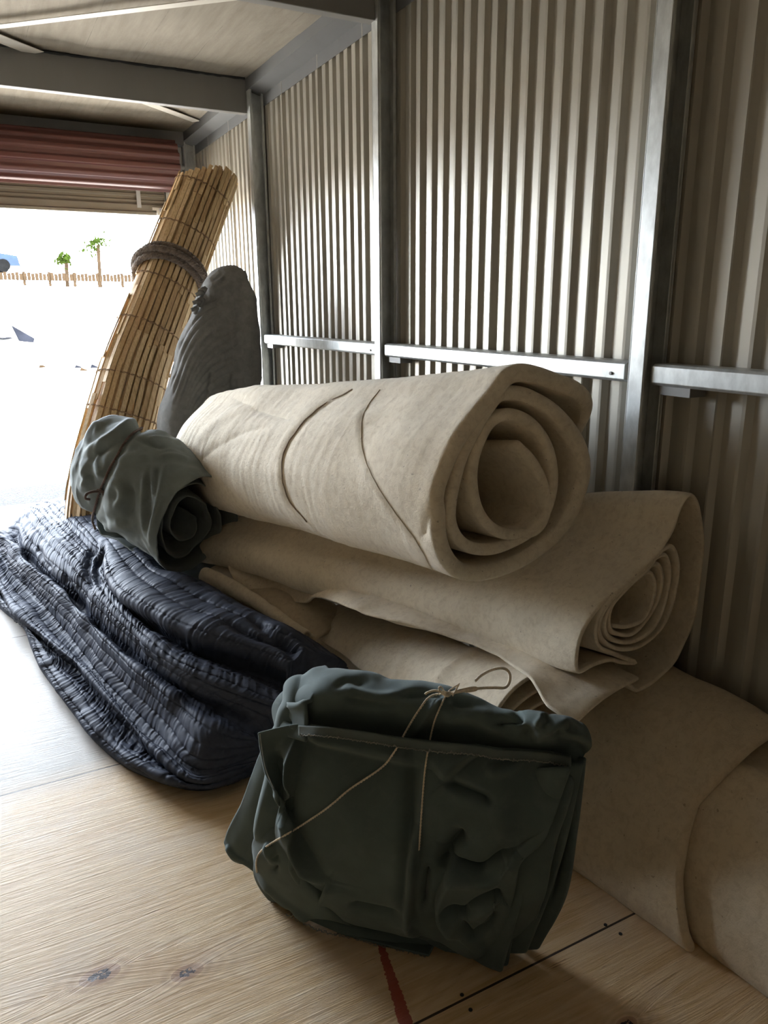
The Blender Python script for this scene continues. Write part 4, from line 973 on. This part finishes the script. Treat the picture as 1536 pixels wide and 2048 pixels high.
frontcr = [('s', .016, 26, [(598, 1462), (640, 1486), (700, 1500), (770, 1516), (850, 1534)][::-1]), ('r', .008, 5, E_([(610, 610), (600, 720), (575, 880), (540, 1050), (505, 1170)])), ('v', .03, 14, [(552, 1500), (560, 1560), (568, 1600), (572, 1640)]),
           ('s', .030, 14, E_([(600, 640), (575, 880), (530, 1080), (505, 1180), (560, 1340), (640, 1480), (740, 1640), (790, 1700), (850, 1720)])), ('r', .010, 5, E_([(505, 1180), (560, 1340), (640, 1480), (740, 1640), (790, 1705)])),
           ('s', .024, 16, Z_([(1100, 0), (1075, 200), (1055, 350), (1042, 520), (1090, 600)])), ('v', .016, 14, [(828, 1500), (822, 1600), (818, 1700), (812, 1790), (815, 1840)]),
           ('s', .022, 22, U_([(280, 755), (380, 660), (450, 600), (520, 560)])[::-1]), ('v', .014, 10, U_([(280, 755), (400, 800), (520, 850), (600, 900)])), ('r', .010, 12, U_([(560, 680), (650, 690), (740, 640), (800, 570)])),
           ('v', .026, 16, U_([(430, 1080), (350, 1150), (300, 1240), (280, 1330)])), ('s', .034, 16, U_([(340, 1250), (400, 1300), (520, 1330), (640, 1270), (760, 1190)])), ('v', .024, 9, U_([(345, 1262), (420, 1315), (540, 1335), (660, 1270), (740, 1220)])),
           ('s', .026, 14, U_([(345, 1250), (300, 1380), (250, 1500), (245, 1600), (300, 1690), (390, 1780)])[::-1]), ('v', .024, 8, U_([(260, 1560), (340, 1560), (430, 1590), (520, 1520), (600, 1460), (660, 1500)])),
           ('s', .03, 10, U_([(420, 1590), (510, 1530), (610, 1465), (660, 1510)])), ('v', .022, 7, U_([(400, 1640), (440, 1720), (480, 1750), (560, 1680), (620, 1600)])), ('v', .016, 8, U_([(180, 1300), (160, 1450), (150, 1600)])),
           ('r', .012, 8, U_([(90, 1200), (80, 1400), (70, 1600), (100, 1720)])), ('s', .018, 12, Z_([(535, 440), (570, 380), (605, 300)])), ('v', .014, 8, Z_([(700, 430), (850, 460), (1000, 470)])), ('v', .012, 10, Z_([(560, 520), (700, 600), (900, 620), (1080, 630)])),
           ('v', .02, 8, Z_([(340, 110), (420, 280), (500, 400), (540, 440)])), ('r', .012, 8, Z_([(400, 150), (440, 260), (520, 400)])), ('v', .012, 8, Z_([(440, 420), (560, 530), (620, 590)]))]
fo, fg = sheet('front_flap', ctrl, 300, 330, .005, M_GREEN, frontcr, 4, .006)
# hem band
def on_grid(g, path, lift, n): return hug(path, g, lift, n)
hp = [(x, y+4) for x, y in hem[2:]]; hp2 = [(x, y+19) for x, y in hem[2:]]
a_ = on_grid(fg, hp, .013, 160); c_ = on_grid(fg, hp2, .013, 160)
M_HEM = canvas_mat('hem_canvas', (.12, .145, .135), .3, (.17, .2, .2))
g_ = np.stack([a_+(c_-a_)*f for f in np.linspace(0, 1, 8)]); thick('hem', g_, .005, M_HEM, gb, rim=2)
b = MB(); P = on_grid(fg, [(x, y+20.5) for x, y in hem[2:]], .018, 300); P[:, 2] += .0016*np.random.RandomState(2).randn(300); b.tube(P, .0012, 4); b.tube(on_grid(fg, [(520, 1468), (524, 1500), (532, 1540), (548, 1578)], .004, 30), .0011, 4)
b.build('frayed_edge', M_FRAY, gb, True)
# left side layers
def q_(l, o): return [fp(x, y, o_) for (x, y), o_ in zip(l, o if isinstance(o, (list, tuple)) else [o]*len(l))]
sheet('side_fold', [q_([(600, 1400), (560, 1440), (520, 1520), (490, 1600), (460, 1660), (453, 1685)], -.04), q_([(610, 1420), (570, 1460), (530, 1545), (505, 1620), (478, 1690), (466, 1715)], -.02), q_([(620, 1450), (590, 1500), (555, 1580), (535, 1650), (510, 1715), (490, 1728)], .0), q_([(640, 1480), (610, 1540), (580, 1620), (560, 1680), (540, 1740), (520, 1750)], .02)],
      50, 90, .012, M_GREEN, [('r', .01, 6, [(455, 1690), (470, 1715), (490, 1728)])], 9, .005)
_, cg = sheet('corner_fold', [q_([(512, 1722), (508, 1690), (520, 1668), (550, 1655), (575, 1660)], [.02, .04, .06, .07, .06]), q_([(512, 1748), (520, 1720), (545, 1705), (575, 1700), (600, 1710)], [.02, .06, .09, .10, .08]), q_([(528, 1785), (550, 1775), (580, 1770), (610, 1770), (640, 1775)], [.02, .06, .09, .10, .08]), q_([(560, 1822), (590, 1830), (625, 1832), (665, 1838), (700, 1848)], [.0, .04, .07, .08, .07])],
      60, 80, .008, M_GREEN, [('r', .012, 7, Z_([(270, 90), (290, 160), (320, 230)])), ('v', .012, 7, Z_([(300, 150), (310, 200), (300, 260)])), ('r', .008, 5, Z_([(210, 280), (330, 400), (470, 500), (600, 570)])), ('v', .01, 6, Z_([(250, 350), (330, 430), (420, 480)]))], 11, .005)
sheet('upper_fold', [[at_z(x, y, z) for x, y, z in [(553, 1460, .47), (548, 1420, .50), (560, 1395, .53), (590, 1370, .56), (625, 1340, .585), (650, 1333, .59)]], [at_z(x, y, z) for x, y, z in [(575, 1470, .49), (572, 1425, .52), (585, 1400, .55), (610, 1378, .58), (640, 1352, .605), (660, 1342, .605)]], [at_z(x, y, z) for x, y, z in [(610, 1480, .50), (612, 1440, .54), (618, 1410, .57), (630, 1388, .59), (650, 1365, .61), (680, 1350, .61)]]],
      40, 70, .01, M_GREEN, [('v', .014, 4, [(568, 1412), (580, 1418), (575, 1430), (585, 1450)]), ('s', .012, 7, [(575, 1408), (600, 1410), (622, 1402)])], 13, .004)
# layered right side
for k, (dx, dn, dz) in enumerate(((0, .055, 0), (26, .025, .0), (48, -.01, .0))):
    t_ = [(1135, 1540), (1158, 1535), (1166, 1520)][k]; bt = [(1000, 1940), (1050, 1900), (1075, 1893)][k]; md1 = [(1085, 1680), (1128, 1680), (1150, 1660)][k]; md2 = [(1040, 1800), (1090, 1800), (1128, 1790)][k]
    inn = lambda p, w_: (p[0]-w_, p[1])
    sheet('side_layer', [q_([t_, md1, md2, bt], dn), q_([inn(t_, 30), inn(md1, 35), inn(md2, 40), inn(bt, 35)], dn-.005), q_([inn(t_, 60), inn(md1, 75), inn(md2, 80), (bt[0]-75, bt[1]-15)], dn-.03)],
          40, 110, .014, M_GREEN, [('v', .012, 8, [(md1[0]-25, 1600), (md1[0]-22, 1680), (md2[0]-25, 1800)])], 15+k, .010)
# bottom ragged layer
sheet('bottom_layer', [q_([(565, 1805), (610, 1835), (690, 1870), (760, 1905), (830, 1938), (856, 1955)], .065), q_([(600, 1800), (650, 1835), (720, 1860), (780, 1885), (840, 1910), (860, 1925)], .055), q_([(640, 1800), (690, 1830), (740, 1845), (800, 1860), (850, 1875), (868, 1885)], .03)], 36, 120, .006, M_GREEN, [], 21, .003)
b = MB(); P = catmull(q_([(572, 1828), (640, 1862), (720, 1893), (800, 1930), (850, 1957)], .07), 200); P += .0022*np.random.RandomState(4).randn(200, 3); P[:, 2] = np.maximum(P[:, 2], .002); b.tube(P, .0011, 4); b.build('frayed_edge', M_FRAY, gb, True)
sheet('bottom_layer', [q_([(860, 1885), (920, 1915), (960, 1925), (1010, 1948)], .045), q_([(870, 1860), (930, 1880), (970, 1890), (1020, 1890)], .035), q_([(880, 1840), (940, 1850), (980, 1860), (1030, 1850)], .02)], 24, 60, .008, M_GREEN, [], 22, .006)
# twine with bow
allg = np.concatenate([G[:, 10:-10].reshape(-1, 3), fg.reshape(-1, 3), cg.reshape(-1, 3)])
tw1 = [(893, 1388), (862, 1390), (845, 1410), (825, 1440), (808, 1470), (795, 1495), (788, 1505), (770, 1530), (740, 1552), (700, 1578), (660, 1612), (620, 1640), (580, 1665), (545, 1685), (518, 1705), (512, 1722), (514, 1745)]
tw2 = [(893, 1388), (880, 1415), (868, 1445), (858, 1490), (850, 1540), (845, 1600), (838, 1700), (832, 1760)]
b = MB()
def twist(P, r, turns, off):
    P = catmull(P, max(60, int(len(P)*3))); out = []
    for ph in (0, math.pi):
        Q = [p+off*np.array([math.cos(i*turns+ph), 0, math.sin(i*turns+ph)]) for i, p in enumerate(P)]; b.tube(Q, r, 5)
twist(hug(tw1, allg, .010, 140), .0017, .8, .0013)
twist(hug(tw2[:7], allg, .006, 70), .0015, .8, .0009)
kn = hug([(893, 1388), (893, 1389)], allg, .008, 2)[0]
kd = np.linalg.norm(kn-CC)
def kp(l, dd=0): return [CC+ray(x, y)/np.linalg.norm(ray(x, y))*(kd+d_) for x, y, d_ in l]
b.tube(catmull(kp([(893, 1388, 0), (915, 1384, -.01), (952, 1377, -.01), (985, 1375, .0), (1010, 1375, .01), (1019, 1362, .01), (1018, 1345, .01), (1005, 1336, .01), (985, 1339, .01), (963, 1350, .0), (950, 1362, -.01)]), 60), .0034, 6)
b.tube(catmull(kp([(893, 1388, -.004), (925, 1378, -.01), (950, 1374, -.01), (953, 1380, -.01), (930, 1384, -.012)]), 30), .0022, 6)
b.tube(catmull(kp([(893, 1390, 0), (872, 1381, -.01), (855, 1385, -.01), (850, 1389, -.01)]), 20), .0025, 6)
b.tube(catmull(kp([(893, 1390, 0), (882, 1374, -.01), (878, 1378, -.01), (890, 1392, -.01)]), 20), .0022, 6)
b.tube(catmull(kp([(893, 1390, 0), (900, 1380, -.01), (915, 1370, -.01), (918, 1368, -.01), (905, 1392, -.012)]), 20), .0018, 6)
for a in range(3): b.tube(catmull(kp([(886, 1382+3*a, -.012), (894, 1386+3*a, -.018), (900, 1384+3*a, -.010)]), 10), .0028, 6)
b.build('twine', M_TWINE, gb, True)
# ------------------------------------------------------------------ outside
mg = NT('gravel'); v = mg.obj(); n1 = mg.noise(v, 60, 5, .7); vo = mg.n('ShaderNodeTexVoronoi'); vo.inputs['Scale'].default_value = 55; mg.l(v, vo.inputs['Vector'])
mg.set(Base_Color=mg.mix(.8, mg.ramp(n1, (.35, (.006, .006, .007)), (.65, (.03, .029, .028))), vo.outputs['Color'], 'MULTIPLY'), Roughness=.9); mg.bump(vo.outputs['Distance'], 1., .02)
b = MB(); b.box((-6, 6.36, -.12), (6, 7.35, -.05)); tag(b.build('gravel_strip', mg.m), 'strip of grey gravel just outside the doorway', 'gravel', None, 'stuff')
mk = NT('pale_yard'); v = mk.obj(); mk.set(Base_Color=mk.ramp(mk.noise(v, 1.5, 5), (.3, (.55, .51, .46)), (.7, (.70, .67, .62))), Roughness=.9)
G = np.array([[(x, y, -.06+max(0, min(1, (y-24)/14))*2.6+.05*math.sin(x*.7+y)*(y > 9)) for x in np.linspace(-60, 60, 40)] for y in [7.35, 8, 12, 16, 20, 24, 27, 30, 34, 38, 44, 52, 70]])
struct(grid_obj('trim_5', G, mk.m))
def flat(name, col, r=1.0):
    m = NT(name); n = m.noise(m.obj(), 3, 4); m.set(Base_Color=m.ramp(n, (.3, tuple(c*.6 for c in col)), (.7, tuple(c*.9 for c in col))), Roughness=r); m.b.inputs['Specular IOR Level'].default_value = 0. if r > .5 else .1; return m.m
M_BR = flat('weathered_brown_board', (.030, .020, .012)); M_LEAF = flat('leaf_green', (.020, .032, .006)); M_CAR = flat('blue_car_paint', (.008, .018, .040), .3)
M_GLS = flat('car_glass', (.01, .016, .02), .1); M_TY = flat('tyre_rubber', (.006, .006, .006)); M_SHEET = flat('weathered_roof_sheet', (.012, .013, .017))
# low board fence on the bank
fe = empty('board_fence', at_y(200, 548, 40), 'low brown board fence on the bank outside, seen through the doorway', 'fence')
a = at_y(-60, 545, 40); c = at_y(290, 552, 40); b = MB(); n = 46
for i in range(n):
    p = a+(c-a)*i/n; q_ = a+(c-a)*(i+.86)/n; b.box((p[0], 39.97, p[2]-.30), (q_[0], 40.0, p[2]+.03*((i*7) % 3)))
b.build('boards', M_BR, fe)
for i in range(8):
    p = a+(c-a)*i/7; b = MB(); b.box((p[0]-.06, 40.0, p[2]-1.6), (p[0]+.06, 40.12, p[2]+.1)); b.build('fence_post', M_BR, fe)
# tree behind the fence
rnd = random.Random(9)
def leafy(root, cx, cy, r, Y, n, sz):
    b = MB()
    for _ in range(n):
        c = at_y(cx+rnd.gauss(0, r), cy+rnd.gauss(0, r*.8), Y+rnd.uniform(-1, 1)); s = sz*rnd.uniform(.6, 1.3); u_ = unit(np.array([rnd.gauss(0, 1), rnd.gauss(0, 1), rnd.gauss(0, 1)])); v2 = unit(np.cross(u_, [.3, .2, 1.]))
        m_ = u_*.35*s+np.cross(u_, v2)*.08*s
        b.add([c-u_*s, c+v2*s*.45+m_*0, c+u_*s, c-v2*s*.45], [(0, 1, 2, 3)])
    return b.build('foliage', M_LEAF, root)
for (cx, cy, r, Y, lab) in ((192, 490, 11, 44, 'green leafy tree behind the low board fence outside'), (128, 520, 7, 42, 'smaller green shrub above the fence, left of the leafy tree')):
    p = at_y(cx, cy, Y); t = empty('leafy_tree' if Y == 44 else 'leafy_shrub', (p[0], Y, 2.5), lab, 'tree' if Y == 44 else 'shrub')
    leafy(t, cx, cy, r, Y, 150, .16); b = MB(); b.tube([(p[0], Y, 2.3), (p[0]+.1, Y, p[2])], .09, 8); b.build('trunk', M_BR, t)
# blue car on the bank at far left
p = at_y(2, 505, 46); car = empty('parked_car', (p[0], 46, p[2]-1.0), 'blue car parked on the bank outside, cut off by the left picture edge', 'car')
zb = p[2]-1.0; cx = p[0]-1.4
b = MB(); b.prism([(cx-2.2, zb+.3), (cx-2.15, zb+.75), (cx-1.5, zb+.9), (cx+1.3, zb+.9), (cx+2.1, zb+.78), (cx+2.2, zb+.3)], 'y', 45.2, 46.8) if False else None
V = [(cx-2.2, zb+.3), (cx-2.15, zb+.75), (cx-1.4, zb+.92), (cx+1.3, zb+.92), (cx+2.1, zb+.80), (cx+2.2, zb+.3)]
b.prism([(u_, w_) for u_, w_ in V], 'y', 45.2, 46.8); bo = b.build('body', M_CAR, car)
b = MB(); b.prism([(cx-1.3, zb+.92), (cx-.9, zb+1.42), (cx+.7, zb+1.45), (cx+1.25, zb+.92)], 'y', 45.35, 46.65); b.build('cabin', M_CAR, car)
b = MB(); b.prism([(cx-1.15, zb+.95), (cx-.85, zb+1.36), (cx+.65, zb+1.38), (cx+1.08, zb+.95)], 'y', 45.34, 46.66); b.build('window', M_GLS, car)
for wx in (cx-1.4, cx+1.4):
    for wy in (45.25, 46.75):
        b = MB(); b.tube([(wx, wy-.1, zb+.32), (wx, wy+.1, zb+.32)], .32, 20); b.build('wheel', M_TY, car)
# stack of roof sheets in the yard, one sheet leaning on it
s_ = at_z(-20, 722, -.05); Ys = s_[1]; st = empty('sheet_stack', s_, 'stack of grey sheets lying in the bright yard outside', 'sheet stack')
for k in range(5):
    l = at_y(-120, 716-k*10, Ys)[0]; r = at_y(56-k*8, 716-k*10, Ys); b = MB(); n = 24; xs_ = np.linspace(l, r[0], n); z0 = at_y(20, 716-k*10, Ys)[2]
    G = np.array([[(x, y, z0+.012*math.sin(x*22)) for x in xs_] for y in np.linspace(Ys-.2, Ys+1.4, 4)]); thick('sheet', G, .02, M_SHEET, st, rim=2)
q = [at_y(x, y, Ys-.3-d) for x, y, d in ((22, 650, -.4), (69, 677, 0), (66, 690, .1), (38, 682, -.2))]
G = np.array([[q[0]*(1-u_)*(1-w_)+q[1]*u_*(1-w_)+q[3]*(1-u_)*w_+q[2]*u_*w_ for u_ in np.linspace(0, 1, 6)] for w_ in np.linspace(0, 1, 6)])
tag(thick('loose_sheet', G, .01, M_SHEET, None, rim=2), 'bent grey sheet sticking up from the sheet stack outside', 'sheet')
for i, (x, y) in enumerate(((85, 735), (158, 737), (170, 744), (192, 738))):
    p = at_z(x, y, -.05); b = MB(); b.prism([(-.09, 0), (-.05, .07+.02*i), (.04, .05), (.10, 0)], 'y', 0, .12); b.V = [(p[0]+vx*(1+.2*i), p[1]+vy, -.05+vz) for vx, vy, vz in b.V]
    tag(b.build('scrap_piece', M_BR if i % 2 == 0 else M_SHEET), ['small brown scrap in the yard, leftmost of four', 'small grey scrap in the yard, second from left of four', 'small brown scrap in the yard, third from left of four', 'small grey scrap in the yard nearest the bamboo roll'][i], 'scrap', 'scraps lying in the yard')
